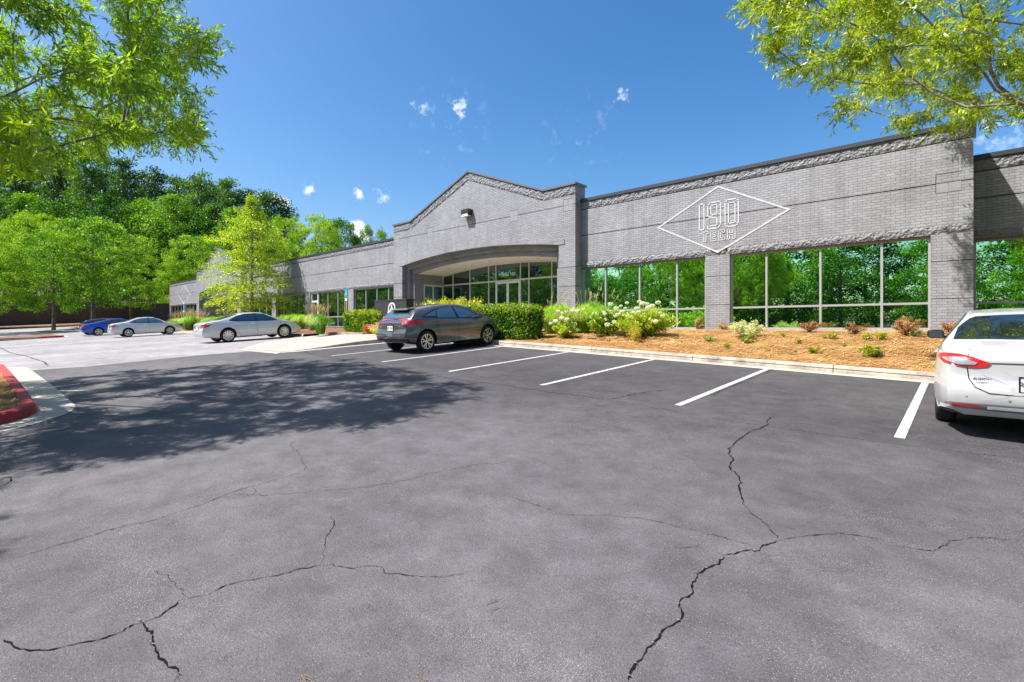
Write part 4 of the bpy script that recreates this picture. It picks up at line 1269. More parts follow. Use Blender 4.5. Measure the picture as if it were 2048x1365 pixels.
def wheel_mesh(r, spokes, style, wid=.21):
    """wheel with its face towards +y; returns (tyre, rim, shadow)"""
    t = MB(); rr = r * .70
    t.lathe([(rr, -wid/2), (r - .03, -wid/2), (r - .008, -wid/2 + .02), (r, -wid/2 + .05), (r, wid/2 - .05), (r - .008, wid/2 - .02), (r - .035, wid/2 + .003), (rr + .02, wid/2 + .004), (rr, wid/2 - .01), (rr, -wid/2)], 36, 'y')
    m = MB()
    m.lathe([(rr + .004, wid/2 - .004), (rr - .018, wid/2 - .004), (rr - .03, wid/2 - .03), (rr - .03, -.05)], 36, 'y')
    m.lathe([(.001, wid/2 - .02), (.03, wid/2 - .02), (.05, wid/2 - .035), (.055, wid/2 - .07)], 20, 'y')
    for k in range(spokes):
        a0 = 2 * PI * k / spokes + .2
        for da in ((-.13, .13) if style == 'twin' else (0,)):
            for (w0, w1) in ((.014, .020),) if style == 'twin' else ((.028, .036),):
                y1 = wid/2 - .022; y2 = wid/2 - .012
                a = a0 + da * .35; c = a0 + da * 1.9 if style == 'twin' else a0
                p = Vector((math.cos(a) * .04, 0, math.sin(a) * .04)); q = Vector((math.cos(c) * (rr - .015), 0, math.sin(c) * (rr - .015)))
                d = (q - p).normalized(); n = Vector((-d.z, 0, d.x))
                P = [p - n*w0, q - n*w1, q + n*w1, p + n*w0]
                base = len(m.v)
                m.v += [(P[0].x, y1, P[0].z), (P[1].x, y2, P[1].z), (P[2].x, y2, P[2].z), (P[3].x, y1, P[3].z)]
                m.v += [(v[0], v[1] - .035, v[2]) for v in m.v[base:base+4]]
                for f in ((0, 1, 2, 3), (4, 7, 6, 5), (0, 4, 5, 1), (1, 5, 6, 2), (2, 6, 7, 3), (3, 7, 4, 0)): m.f.append(tuple(base + i for i in f)); m.m.append(0)
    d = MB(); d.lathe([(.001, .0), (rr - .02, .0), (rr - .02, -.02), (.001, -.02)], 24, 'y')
    return t, m, d

def car(name, spec, loc, yaw, pitch, label, cat='car', roll=0):
    C = Car(spec); q = spec
    root = empty(name, loc, (roll, -pitch, yaw)); tag(root, label, cat, spec.get('group'))
    body = mesh_obj('body', C.body, root)
    # glass
    gm = q.get('glass', MT['carglass'])
    for P in q['side_glass']:
        for v in 'LR':
            C.add('side_window', C.decal(P, v, .005), gm, root)
    for P in q.get('side_trim', []):
        for v in 'LR': C.add('window_surround', C.decal(P, v, .0025), MT['black'], root)
    def topglass(nm, xr, ys, off=.006):
        # outline by (x fraction along the slope, half width) seen from above
        P = [(x, y) for x, y in xr] + [(x, -y) for x, y in reversed(xr)]
        C.add(nm, C.decal(P, 'T', off, .07), gm if nm != 'rear_window' else q.get('rear_glass', gm), root)
    topglass('windscreen', q['ws'], None)
    if 'rwb' in q: C.add('rear_window', C.decal(q['rwb'] + [(-y, z) for y, z in reversed(q['rwb'])], 'B', .006, .07), q.get('rear_glass', gm), root)
    if 'rw' in q: topglass('rear_window', q['rw'], None)
    # lights
    for P in q['tail']:
        for sgn in (1, -1):
            C.add('tail_light', C.decal([(y * sgn, z) for y, z in P], 'B', .010, .05), MT['tail'], root)
    for P in q.get('tail_side', []):
        for v in 'LR': C.add('tail_light', C.decal(P, v, .009, .05), MT['tail'], root)
    for P in q.get('tail_clear', []):
        for sgn in (1, -1): C.add('reversing_light', C.decal([(y * sgn, z) for y, z in P], 'B', .016, .05), MT['lens'], root)
    for P in q.get('head_side', []):
        for v in 'LR': C.add('headlight', C.decal(P, v, .007, .05), MT['lens'], root)
    # black lower trims, a painted shade strip and extra patches from behind
    for nm, P, mt, view, off in q.get('patch', []):
        C.add(nm, C.decal(P, view, off, .06), mt if not isinstance(mt, str) else MT[mt], body)
    # seams
    b = MB()
    for L, view in q.get('seams', []):
        for v in (('L', 'R') if view == 'S' else (view,)):
            s_ = C.seam(L, v, q.get('seamw', .010)); n0 = len(b.v); b.v += s_.v; b.f += [tuple(i + n0 for i in f) for f in s_.f]; b.m += s_.m
    if b.v: b.build('panel_gap', MT['black'], body, fix=False)
    # handles
    for (hx, hz) in q['handles']:
        for sd, v in ((1, 'L'), (-1, 'R')):
            h, n = C.cast(hx, hz, v)
            d = MB(); d.tube([h + Vector((-.09, sd*.012, 0)), h + Vector((-.07, sd*.032, .003)), h + Vector((.07, sd*.032, .003)), h + Vector((.09, sd*.012, 0))], [.011, .014, .014, .011], 8)
            d.build('door_handle', q['paint'], root, smooth=60)
    # mirrors
    mx, mz = q['mirror']
    for sd, v in ((1, 'L'), (-1, 'R')):
        h, n = C.cast(mx, mz - .05, v)
        bm = bmesh.new(); bmesh.ops.create_uvsphere(bm, u_segments=16, v_segments=10, radius=1)
        for vv in bm.verts:
            x, y, z = vv.co; sgnx = 1 if x > 0 else -1
            vv.co = Vector((math.copysign(abs(x) ** .7, x) * .075, math.copysign(abs(y) ** .6, y) * .115, math.copysign(abs(z) ** .6, z) * .075))
            if vv.co.x < -.03: vv.co.x = -.03
        bmesh.ops.translate(bm, verts=bm.verts, vec=(mx - .02, h.y + sd * .14, mz + .03))
        me = bpy.data.meshes.new('mirror'); bm.to_mesh(me); bm.free(); me.materials.append(q.get('mirror_mat', q['paint'])); me.polygons.foreach_set('use_smooth', [True] * len(me.polygons)); me.set_sharp_from_angle(angle=rad(50))
        mo = mesh_obj('mirror', me, root)
        a = MB(); a.tube([(mx, h.y - sd*.02, mz - .04), (mx, h.y + sd * .06, mz - .01)], [.025, .018], 8); a.build('mirror_arm', MT['black'], mo)
        a = MB(); a.box(mx - .054, mx - .051, h.y + sd*.14 - .09, h.y + sd*.14 + .09, mz - .025, mz + .085); a.build('mirror_glass', MT['carglass'], mo)
    # wheels
    t, m, d = wheel_mesh(q['wr'], q.get('spokes', 10), q.get('style', 'single'))
    for ax in (q['ra'], q['fa']):
        for sd in (1, -1):
            w = empty('wheel', (ax, sd * (q['hw'] - .125), q['wr']), (0, 0, 0 if sd > 0 else PI)); w.parent = root
            w.rotation_euler = (0, 0, 0 if sd > 0 else PI)
            if 'tyre_me' not in q:
                a = t.build('tyre', MT['tyre'], w, smooth=40); b2 = m.build('rim', q.get('rimmat', MT['rim']), w, smooth=30); c2 = d.build('brake_shadow', MT['rim_dark'], w)
                q['tyre_me'] = (a.data, b2.data, c2.data)
            else:
                for nm, me in zip(('tyre', 'rim', 'brake_shadow'), q['tyre_me']): mesh_obj(nm, me, w)
    # rear plate
    px_, pz, py = q['plate'][0], q['plate'][1], q['plate'][2]
    h, n = C.cast(0.02 + py, pz, 'B')
    pl = MB(); pl.box(h.x - .022, h.x - .008, py - .152, py + .152, pz - .078, pz + .078)
    po = pl.build('licence_plate', MT[q.get('platemat', 'white')], root)
    fr = MB()
    for (y0, y1, z0, z1) in ((-.165, .165, .078, .09), (-.165, .165, -.09, -.078), (-.165, -.152, -.078, .078), (.152, .165, -.078, .078)):
        fr.box(h.x - .028, h.x - .006, py + y0, py + y1, pz + z0, pz + z1)
    fr.build('plate_frame', MT['black'], po)
    if q.get('platetext'):
        M = Matrix.Translation((h.x - .0235, py, pz - .032)) @ Matrix.Rotation(-PI/2, 4, 'Z') @ Matrix.Rotation(PI/2, 4, 'X')
        text_mesh('plate_number', q['platetext'], .092, MT['black'], po, M, .0015)
    return root, C

def sedan(L, Wd, H, wb, rear_oh, paint, **k):
    """notchback proportions, given real length, width, height, wheelbase"""
    hw = Wd / 2; xr = -wb/2 - rear_oh; xf = L + xr
    h = H / 1.476; f = L / 4.87
    X = lambda x: x * f
    q = dict(H=H, hw=hw, roofw=hw - .335, paint=paint, ra=-wb/2, fa=wb/2, wr=.335,
        top=[(xr, .97*h), (xr + .10, 1.055*h), (xr + .42, 1.105*h), (xr + .72, 1.14*h), (X(-1.0), 1.36*h), (X(-.62), 1.447*h), (X(-.1), 1.476*h), (X(.35), 1.445*h), (X(.75), 1.30*h), (X(1.28), 1.015*h), (X(1.45), .985*h), (X(1.95), .88*h), (xf - .15, .74*h), (xf, .56*h)],
        belt=[(xr, .90*h), (xr + .5, 1.03*h), (X(-1.2), 1.02*h), (0, .965*h), (X(1.2), .93*h), (X(1.8), .84*h), (xf, .52*h)],
        W=[(xr, hw - .17), (xr + .12, hw - .10), (xr + .45, hw - .02), (xr + .8, hw), (X(1.5), hw - .01), (xf - .45, hw - .04), (xf - .15, hw - .12), (xf, hw - .26)],
        bot=[(xr, .30), (xr + .3, .27), (xr + .6, .20), (xf - .6, .18), (xf - .2, .20), (xf, .26)],
        rear=[(.1, .14), (.28, .06), (.40, -.01), (.58, -.035), (.68, -.005), (.76, .03), (.9, .02), (1.0, -.01), (1.1, .0)],
        front=[(.1, -.12), (.3, .0), (.5, .02), (.6, -.02), (.8, -.1)],
        side_glass=[[(X(1.12), .985*h), (X(.42), 1.33*h), (X(.05), 1.385*h), (X(-.02), 1.39*h), (X(.06), 1.0*h)],
                    [(X(-.02), 1.005*h), (X(-.09), 1.392*h), (X(-.5), 1.372*h), (X(-.82), 1.30*h), (X(-.95), 1.05*h), (X(-.88), 1.03*h)],
                    [(X(-1.0), 1.065*h), (X(-.88), 1.275*h), (X(-1.22), 1.12*h), (X(-1.22), 1.10*h)]],
        side_trim=[[(X(1.2), .965*h), (X(.45), 1.36*h), (X(.03), 1.413*h), (X(-.5), 1.398*h), (X(-.9), 1.31*h), (X(-1.3), 1.12*h), (X(-1.28), 1.075*h), (X(-.9), 1.015*h), (0, .985*h)]],
        ws=[(X(1.22), hw - .20), (X(.9), hw - .26), (X(.50), hw - .335), (X(.44), hw - .42), (X(.42), 0.02)],
        rw=[(X(-.78), .02), (X(-.80), hw - .42), (X(-.88), hw - .36), (X(-1.2), hw - .24), (xr + .77, hw - .20), (xr + .72, .02)],
        tail=[[(hw - .12, .93*h), (hw - .22, .96*h), (hw - .55, .88*h), (hw - .48, .80*h), (hw - .12, .79*h)]],
        tail_side=[[(xr + .06, .80*h), (xr + .10, .92*h), (xr + .42, .96*h), (xr + .22, .82*h)]],
        head_side=[[(xf - .12, .62*h), (xf - .62, .80*h), (xf - .5, .70*h), (xf - .2, .60*h)]],
        seams=[([(X(1.30), .93*h), (X(1.18), .80), (X(1.2), .35)], 'S'), ([(X(.02), .97*h), (X(0.0), .6), (X(0.02), .26)], 'S'),
               ([(X(-.92), 1.02*h), (X(-1.02), .78), (X(-.9), .45), (X(-.78), .26)], 'S'), ([(X(1.2), .27), (X(-.8), .27)], 'S')],
        handles=[(X(-.1) - .12, .86*h), (X(-.93), .90*h)], mirror=(X(1.0), .98*h), plate=(xr, .76*h, 0))
    q.update(k); return q

PAINT = dict(white=m_paint('white_pearl_paint', (.47, .465, .455), 0, .3), grey=m_paint('grey_metallic_paint', (.115, .11, .112), .5, .2),
             silver=m_paint('silver_metallic_paint', (.56, .56, .56), .2, .25), pale=m_paint('pale_silver_paint', (.62, .62, .61), .3, .33),
             blue=m_paint('bright_blue_paint', (.01, .06, .42), .3, .3), navy=m_paint('dark_blue_paint', (.015, .022, .05), .3, .3))

def cz(u, v): return G(u, v)
# white sedan, close on the right
hw = 1.852 / 2; xr = -1.425 - 1.0
wspec = sedan(4.87, 1.852, 1.476, 2.85, 1.0, PAINT['white'], wr=.34, mirror_mat=MT['black'], platetext='RJB 4720', platemat='white',
    tail=[[(.86, .945), (.84, .99), (.76, 1.015), (.66, 1.012), (.54, .985), (.40, .935), (.385, .925), (.42, .885), (.50, .872), (.64, .88), (.80, .905)]],
    tail_side=[[(xr + .10, .935), (xr + .12, .985), (xr + .30, 1.0), (xr + .34, .96), (xr + .22, .925)]],
    tail_clear=[[(.81, .95), (.74, .978), (.62, .972), (.50, .93), (.52, .905), (.62, .903), (.76, .92)]])
wspec['plate'] = (xr, .70, 0)
wspec['patch'] = [
    ('plate_recess', [(-.46, .79), (.46, .79), (.34, .735), (.20, .655), (.19, .60), (-.19, .60), (-.20, .655), (-.34, .735)], plain('recess_grey', (.42, .42, .45), .4), 'B', .003),
    ('bumper_trim', [(-.80, .43), (-.74, .455), (.74, .455), (.80, .43), (.70, .395), (.3, .375), (-.3, .375), (-.70, .395)], plain('bumper_grey', (.16, .165, .18), .4), 'B', .005),
    ('bumper_insert', [(-.42, .435), (.42, .435), (.42, .40), (-.42, .40)], plain('bumper_silver', (.45, .45, .48), .35), 'B', .008),
    ('reflector', [(.76, .43), (.72, .443), (.48, .437), (.48, .415), (.66, .418)], 'tail', 'B', .009),
    ('reflector', [(-.76, .43), (-.72, .443), (-.48, .437), (-.48, .415), (-.66, .418)], 'tail', 'B', .009),
    ('sensor', [(.60 + .014 * math.cos(a), .545 + .014 * math.sin(a)) for a in [i * PI / 4 for i in range(8)]], plain('sensor_grey', (.5, .5, .5), .4), 'B', .004),
    ('sensor', [(.24 + .014 * math.cos(a), .525 + .014 * math.sin(a)) for a in [i * PI / 4 for i in range(8)]], plain('sensor_grey2', (.5, .5, .5), .4), 'B', .004),
    ('bumper_shade', [(-.86, .285), (.86, .285), (.86, .30), (-.86, .30)], 'black', 'B', .002)]  # black strip painted in as the shade along the bumper's bottom
wspec['seams'] += [([(.56, 1.06), (.60, .95), (.575, .74), (.52, .645), (.40, .585), (.0, .57), (-.40, .585), (-.52, .645), (-.575, .74), (-.60, .95), (-.56, 1.06)], 'B'),
                   ([(-.36, .855), (-.5, .925), (.0, .93), (.5, .925), (.36, .855)][1:4], 'B')]
u, v = .50, 8.0
wc, wC = car('parked_car', wspec, (.565, 10.42, cz(.565, 10.42)), PI/2, .060,
    'white sedan with slim red tail lights parked at the right edge of the view')
for body_, z_, s_ in (('FUSION', .745, .045), ('HYBRID', .705, .03)):
    h, n = wC.cast(.46, z_, 'B')
    M = Matrix.Translation((h.x - .004, .46, z_ - .02)) @ Matrix.Rotation(-PI/2, 4, 'Z') @ Matrix.Rotation(PI/2, 4, 'X')
    text_mesh('badge', body_, s_, MT['rim_dark'], wc, M, .002)

# grey hatchback
hw = 1.823 / 2; xr = -1.324 - .70
hs = dict(H=1.484, hw=hw, roofw=hw - .33, paint=PAINT['grey'], ra=-1.324, fa=1.324, wr=.325, spokes=5, style='twin', sm=.09,
    top=[(xr, .93), (xr + .08, 1.00), (xr + .16, 1.04), (xr + .38, 1.26), (xr + .46, 1.335), (-1.2, 1.385), (-.75, 1.445), (-.2, 1.484), (.25, 1.468), (.6, 1.37), (1.25, 1.06), (1.40, 1.0), (1.75, .89), (1.98, .77), (2.11, .58)],
    belt=[(xr, .90), (xr + .3, 1.06), (-1.0, 1.035), (0, .975), (1.1, .93), (1.6, .84), (2.11, .54)],
    W=[(xr, hw - .15), (xr + .1, hw - .09), (xr + .4, hw - .015), (-1.2, hw), (1.3, hw - .01), (1.8, hw - .06), (2.02, hw - .16), (2.11, hw - .28)],
    bot=[(xr, .32), (xr + .3, .26), (-1.1, .19), (1.65, .18), (2.11, .26)],
    rear=[(.1, .16), (.3, .06), (.42, -.02), (.58, -.05), (.66, -.02), (.72, .04), (.85, .03), (.95, .0), (1.1, 0)],
    front=[(.1, -.12), (.3, .0), (.5, .02), (.6, -.02), (.8, -.1)],
    side_glass=[[(1.02, .99), (.40, 1.30), (.10, 1.365), (-.02, 1.375), (.06, 1.0)],
                [(-.05, 1.005), (-.10, 1.375), (-.5, 1.345), (-.74, 1.295), (-.86, 1.09), (-.80, 1.04)],
                [(-.90, 1.09), (-.80, 1.275), (-1.10, 1.19), (-1.36, 1.10)]],
    side_trim=[[(1.1, .965), (.42, 1.325), (.08, 1.395), (-.5, 1.37), (-.85, 1.31), (-1.13, 1.22), (-1.46, 1.09), (-.85, 1.02), (0, .985)]],
    ws=[(1.22, hw - .20), (.85, hw - .27), (.50, hw - .34), (.42, hw - .42), (.40, .02)],
    rwb=[(.02, 1.295), (hw - .42, 1.285), (hw - .36, 1.25), (hw - .25, 1.10), (hw - .32, 1.075), (.02, 1.06)],
    tail=[[(hw - .10, 1.0), (hw - .2, 1.03), (hw - .30, .96), (hw - .33, .88), (hw - .24, .83), (hw - .10, .82)]],
    tail_side=[[(xr + .07, .80), (xr + .08, .98), (xr + .16, 1.05), (xr + .34, .985), (xr + .72, .965), (xr + .66, .93), (xr + .36, .87), (xr + .22, .79)]],
    tail_clear=[[(hw - .14, .915), (hw - .28, .93), (hw - .30, .885), (hw - .16, .875)]],
    head_side=[[(2.0, .66), (1.55, .85), (1.66, .75), (1.92, .63)]],
    patch=[('lower_bumper', [(-.80, .44), (.80, .44), (.78, .34), (.55, .30), (-.55, .30), (-.78, .34)], 'black', 'B', .004),
           ('reflector', [(.74, .47), (.56, .455), (.56, .43), (.72, .44)], 'tail', 'B', .009),
           ('plate_recess', [(-.36, .85), (.36, .85), (.26, .70), (-.26, .70)], plain('recess_dark', (.06, .058, .06), .4), 'B', .003),
           ('emblem', [(.065 * math.cos(a), .905 + .028 * math.sin(a)) for a in [i * PI / 8 for i in range(16)]], plain('emblem_blue', (.05, .08, .25), .3, .3, 1), 'B', .01)],
    seams=[([(1.22, .93), (1.14, .80), (1.16, .35)], 'S'), ([(.02, .98), (-.02, .6), (.0, .25)], 'S'),
           ([(-.84, 1.03), (-.92, .80), (-.86, .55), (-.68, .25)], 'S'), ([(1.1, .25), (-.7, .25)], 'S'), ([(-.60, .67), (.60, .67)], 'B')],
    handles=[(-.2, .87), (-.98, .93)], mirror=(.95, 1.0), plate=(xr, .775, 0), glass=MT['carglass_light'], rear_glass=MT['carglass_light'], platetext='PXR 2816', group=None)
u = -12.35 - hw + .03
hc, hC = car('parked_car', hs, (u, 10.95, cz(u, 11.0)), PI/2, .058, 'dark grey hatchback parked nose to the kerb in front of the clipped hedge')
b = MB()   # roof spoiler and wiper
b.v = []; 
sp = MB()
for (z0, z1) in ((1.342, 1.36),):
    A = [(xr + .30, -.43, z1 - .03), (xr + .30, .43, z1 - .03), (xr + .60, .52, z1 + .006), (xr + .60, -.52, z1 + .006)]
    sp.poly(A); sp.poly([(x, y, z - .02) for x, y, z in reversed(A)])
    for k in range(4):
        a, c = A[k], A[(k+1) % 4]; sp.poly([a, c, (c[0], c[1], c[2] - .02), (a[0], a[1], a[2] - .02)])
sp.build('spoiler', PAINT['grey'], hc)
wp = MB(); wp.tube([(xr + .13, 0, 1.05), (xr + .145, -.34, 1.075)], [.009, .006], 6); wp.build('rear_wiper', MT['black'], hc)
an = MB(); an.tube([(-.9, 0, 1.425), (-1.05, 0, 1.57)], [.006, .003], 5); an.build('aerial', MT['black'], hc)

# silver-white sedan with dark windows
s3 = sedan(4.85, 1.82, 1.46, 2.775, 1.08, PAINT['silver'], wr=.34, spokes=10, style='single', glass=MT['carglass'], platetext=None)
u = -27.3 - .91
car('parked_car', s3, (u, 10.26, cz(u, 10.26)), PI/2, .065, 'pearl silver sedan with dark tinted windows parked beside the flush concrete ramp')
s4 = sedan(4.50, 1.74, 1.45, 2.62, .97, PAINT['pale'], wr=.32, spokes=5, style='twin', glass=MT['carglass_light'])
u = -46.2 - .87
car('parked_car', s4, (u, 9.5, cz(u, 9.5)), PI/2, .06, 'smaller light grey sedan with see-through windows parked next to the blue car')
s5 = sedan(4.88, 1.86, 1.45, 2.83, 1.05, PAINT['blue'], wr=.34, spokes=5, style='twin', glass=MT['carglass'])
u = -56.6
car('parked_car', s5, (u, 9.2, cz(u, 9.2)), PI/2, .06, 'bright blue sedan parked between the light grey sedan and a navy hatchback')
s6 = dict(hs); s6.update(paint=PAINT['navy'], glass=MT['carglass'], rear_glass=MT['carglass'], platetext=None); s6.pop('tyre_me', None)
s6['H'] = 1.53; s6['top'] = [(x, z * 1.03) for x, z in hs['top']]
u = -60.6
car('parked_car', s6, (u, 9.1, cz(u, 9.1)), PI/2, .06, 'navy hatchback mostly hidden behind the bright blue sedan')
# ------------------------------------------------------------------ leaves
def rvec(rs, n):
    v = rs.normal(size=(n, 3)); return v / np.linalg.norm(v, axis=1)[:, None]
def leaf_quads(C, D, L, Wd, rs, flat=.0):
    """diamond leaves: centre, direction, length, width"""
    n = len(C)
    R = rvec(rs, n); R[:, 2] += flat * 0
    D = D / np.linalg.norm(D, axis=1)[:, None]
    if flat:
        # keep the blade roughly facing up
        up = np.tile([[0, 0, 1.0]], (n, 1)); R = np.cross(D, up) * flat + R * (1 - flat)
    S = np.cross(D, R) if not flat else R - D * np.sum(R * D, axis=1)[:, None]
    S = S / (np.linalg.norm(S, axis=1)[:, None] + 1e-9)
    L = np.asarray(L).reshape(-1, 1) * .5; W = np.asarray(Wd).reshape(-1, 1) * .5
    V = np.empty((n, 4, 3)); V[:, 0] = C - D * L; V[:, 1] = C + S * W - D * L * .1; V[:, 2] = C + D * L; V[:, 3] = C - S * W - D * L * .1
    return V.reshape(-1, 3)

LF = dict(
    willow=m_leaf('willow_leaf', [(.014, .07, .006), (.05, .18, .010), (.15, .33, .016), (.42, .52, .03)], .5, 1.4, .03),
    willow2=m_leaf('willow_leaf_yellow', [(.022, .085, .008), (.09, .21, .012), (.24, .35, .018), (.46, .50, .03)], .46, 1.4, .03),  # yellower leaf tones, for the right-hand tree
    hedge=m_leaf('hedge_leaf', [(.015, .055, .006), (.05, .15, .01), (.15, .29, .015), (.42, .47, .03)], .4, 2.5, .025),
    gold_green=m_leaf('hedge_top_leaf', [(.10, .19, .01), (.24, .34, .02), (.42, .46, .03), (.56, .54, .04)], .4, 3, .06),
    gold=m_leaf('gold_leaf', [(.10, .14, .01), (.34, .36, .02), (.60, .56, .03), (.75, .66, .06)], .4, 3, .06),
    grass=m_leaf('grass_blade', [(.06, .18, .012), (.19, .40, .02), (.36, .56, .03), (.52, .60, .08)], .45, 2, .04),
    grass_pale=m_leaf('grass_blade_pale', [(.12, .20, .02), (.32, .42, .04), (.50, .54, .10), (.6, .55, .2)], .4, 2, .05),
    plume=m_leaf('seed_plume', [(.30, .19, .09), (.50, .35, .20), (.68, .52, .36), (.8, .66, .5)], .3, 2, .03),
    hydr=m_leaf('hydrangea_leaf', [(.04, .14, .01), (.13, .30, .015), (.30, .46, .03), (.50, .52, .05)], .4, 2, .04),
    orange=m_leaf('orange_leaf', [(.20, .13, .01), (.42, .30, .02), (.60, .40, .03), (.42, .45, .03)], .4, 3, .05),
    redbrown=m_leaf('copper_leaf', [(.14, .05, .03), (.32, .13, .07), (.52, .24, .13), (.62, .40, .20)], .35, 3, .05),
    cream=m_leaf('variegated_leaf', [(.14, .20, .04), (.38, .42, .12), (.62, .60, .30), (.74, .70, .46)], .35, 3, .05),
    lime=m_leaf('lime_leaf', [(.10, .13, .01), (.26, .30, .015), (.42, .42, .02), (.52, .44, .06)], .4, 3, .05),
    teal=m_leaf('blue_green_leaf', [(.05, .10, .05), (.12, .20, .10), (.22, .32, .18)], .3, 3, .05),
    redflower=m_leaf('red_petal', [(.35, .02, .01), (.65, .07, .03), (.75, .25, .15)], .3, 6, .05),
    coral=m_leaf('coral_petal', [(.35, .12, .08), (.75, .40, .30), (.82, .70, .6)], .3, 6, .05),
    white=m_leaf('white_petal', [(.62, .64, .50), (.82, .82, .74), (.88, .88, .84)], .3, 20, .03),
)
def finish(V, name, mat, parent=None, loc=None): return mesh_obj(name, quadmesh(name, V, mat), parent, loc)

def hedge(name, u0, u1, v0, v1, h, n, leaf, label, cat, H=bedH, ragged=.05, ls=.088, seed=1, group=None):
    rs = np.random.RandomState(seed)
    cu, cv = (u0 + u1) / 2, (v0 + v1) / 2; zb = H(cu, v0)
    a, b = (u1 - u0) / 2, (v1 - v0) / 2
    P = []
    while len(P) < n:
        q = rs.uniform(-1, 1, 3); q[2] = rs.uniform(0, 1)
        # super-ellipsoid shell
        r = (abs(q[0]) ** 8 + abs(q[1]) ** 6 + q[2] ** 8) ** (1 / 7)
        if .80 < r < 1.0: P.append(q)
    P = np.array(P)
    lump = 1 + ragged * (np.sin(P[:, 0] * a * 6 + seed) * np.sin(P[:, 1] * b * 7) + rs.normal(size=len(P)) * .5)
    C = np.stack([P[:, 0] * a * lump, P[:, 1] * b * lump, np.maximum(.03, P[:, 2] * h * lump)], 1)
    D = rvec(rs, n) + C * np.array([.3, .6, .8]); 
    root = empty(name, (cu, cv, zb)); tag(root, label, cat, group)
    V = leaf_quads(C, D, rs.uniform(.7, 1.3, n) * ls, rs.uniform(.45, .7, n) * ls, rs)
    finish(V, 'foliage', LF[leaf], root)
    if leaf == 'hedge':  # extra layer of yellow-green leaves over the clipped top
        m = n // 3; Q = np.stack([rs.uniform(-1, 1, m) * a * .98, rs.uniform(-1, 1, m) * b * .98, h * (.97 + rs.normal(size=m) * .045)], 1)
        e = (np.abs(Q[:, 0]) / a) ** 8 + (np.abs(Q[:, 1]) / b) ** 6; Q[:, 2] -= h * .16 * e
        finish(leaf_quads(Q, rvec(rs, m) + np.array([0, 0, .7]), rs.uniform(.7, 1.3, m) * ls * .8, rs.uniform(.45, .7, m) * ls * .8, rs), 'top_foliage', LF['gold_green'], root)
    # inner twig mass so the sky never shows through the middle
    core = MB(); k = .80
    for i in range(int((u1-u0) / .12)):
        x = -a * k + 2 * a * k * rs.rand(); y = -b * k + 2 * b * k * rs.rand()
        core.tube([(x * .8, y * .8, 0), (x, y, h * .5), (x + rs.uniform(-.15, .15), y + rs.uniform(-.1, .1), h * .9)], [.018, .012, .006], 4, cap=False)
    core.build('stems', MT['soil'], root)
    return root

def shrub(name, p, r, h, n, leaf, label, cat, ls=.04, seed=0, lw=.5, group=None, spiky=0.0, stems=8):
    rs = np.random.RandomState(seed + 17)
    root = empty(name, p); tag(root, label, cat, group)
    nst = stems; b = MB(); C = []; D = []
    for i in range(nst):
        a = rs.uniform(0, 2*PI); rr = r * rs.uniform(.25, .95); hh = h * rs.uniform(.55, 1.0) * (1 - .45 * (rr / r) ** 2)
        tip = np.array([math.cos(a) * rr, math.sin(a) * rr, hh]); mid = tip * np.array([.5, .5, .62])
        b.tube([(0, 0, 0), tuple(mid), tuple(tip)], [.012, .007, .003], 4, cap=False)
        m = n // nst
        f = rs.uniform(.25, 1.05, m) ** .8
        base = np.outer(f, tip) * np.stack([f * .3 + .7] * 2 + [np.ones(m)], 1)
        sp = (r / math.sqrt(nst)) * (1.0 - .55 * spiky)
        C.append(base + rs.normal(size=(m, 3)) * np.array([sp, sp, sp * .7]) * .42)
        D.append(rvec(rs, m) + tip / np.linalg.norm(tip) * .8)
    C = np.concatenate(C); C[:, 2] = np.maximum(C[:, 2], .015); D = np.concatenate(D); m = len(C)
    b.build('stems', MT['bark_far'], root)
    finish(leaf_quads(C, D, rs.uniform(.7, 1.3, m) * ls, rs.uniform(.8, 1.2, m) * ls * lw, rs), 'foliage', LF[leaf], root)
    return root

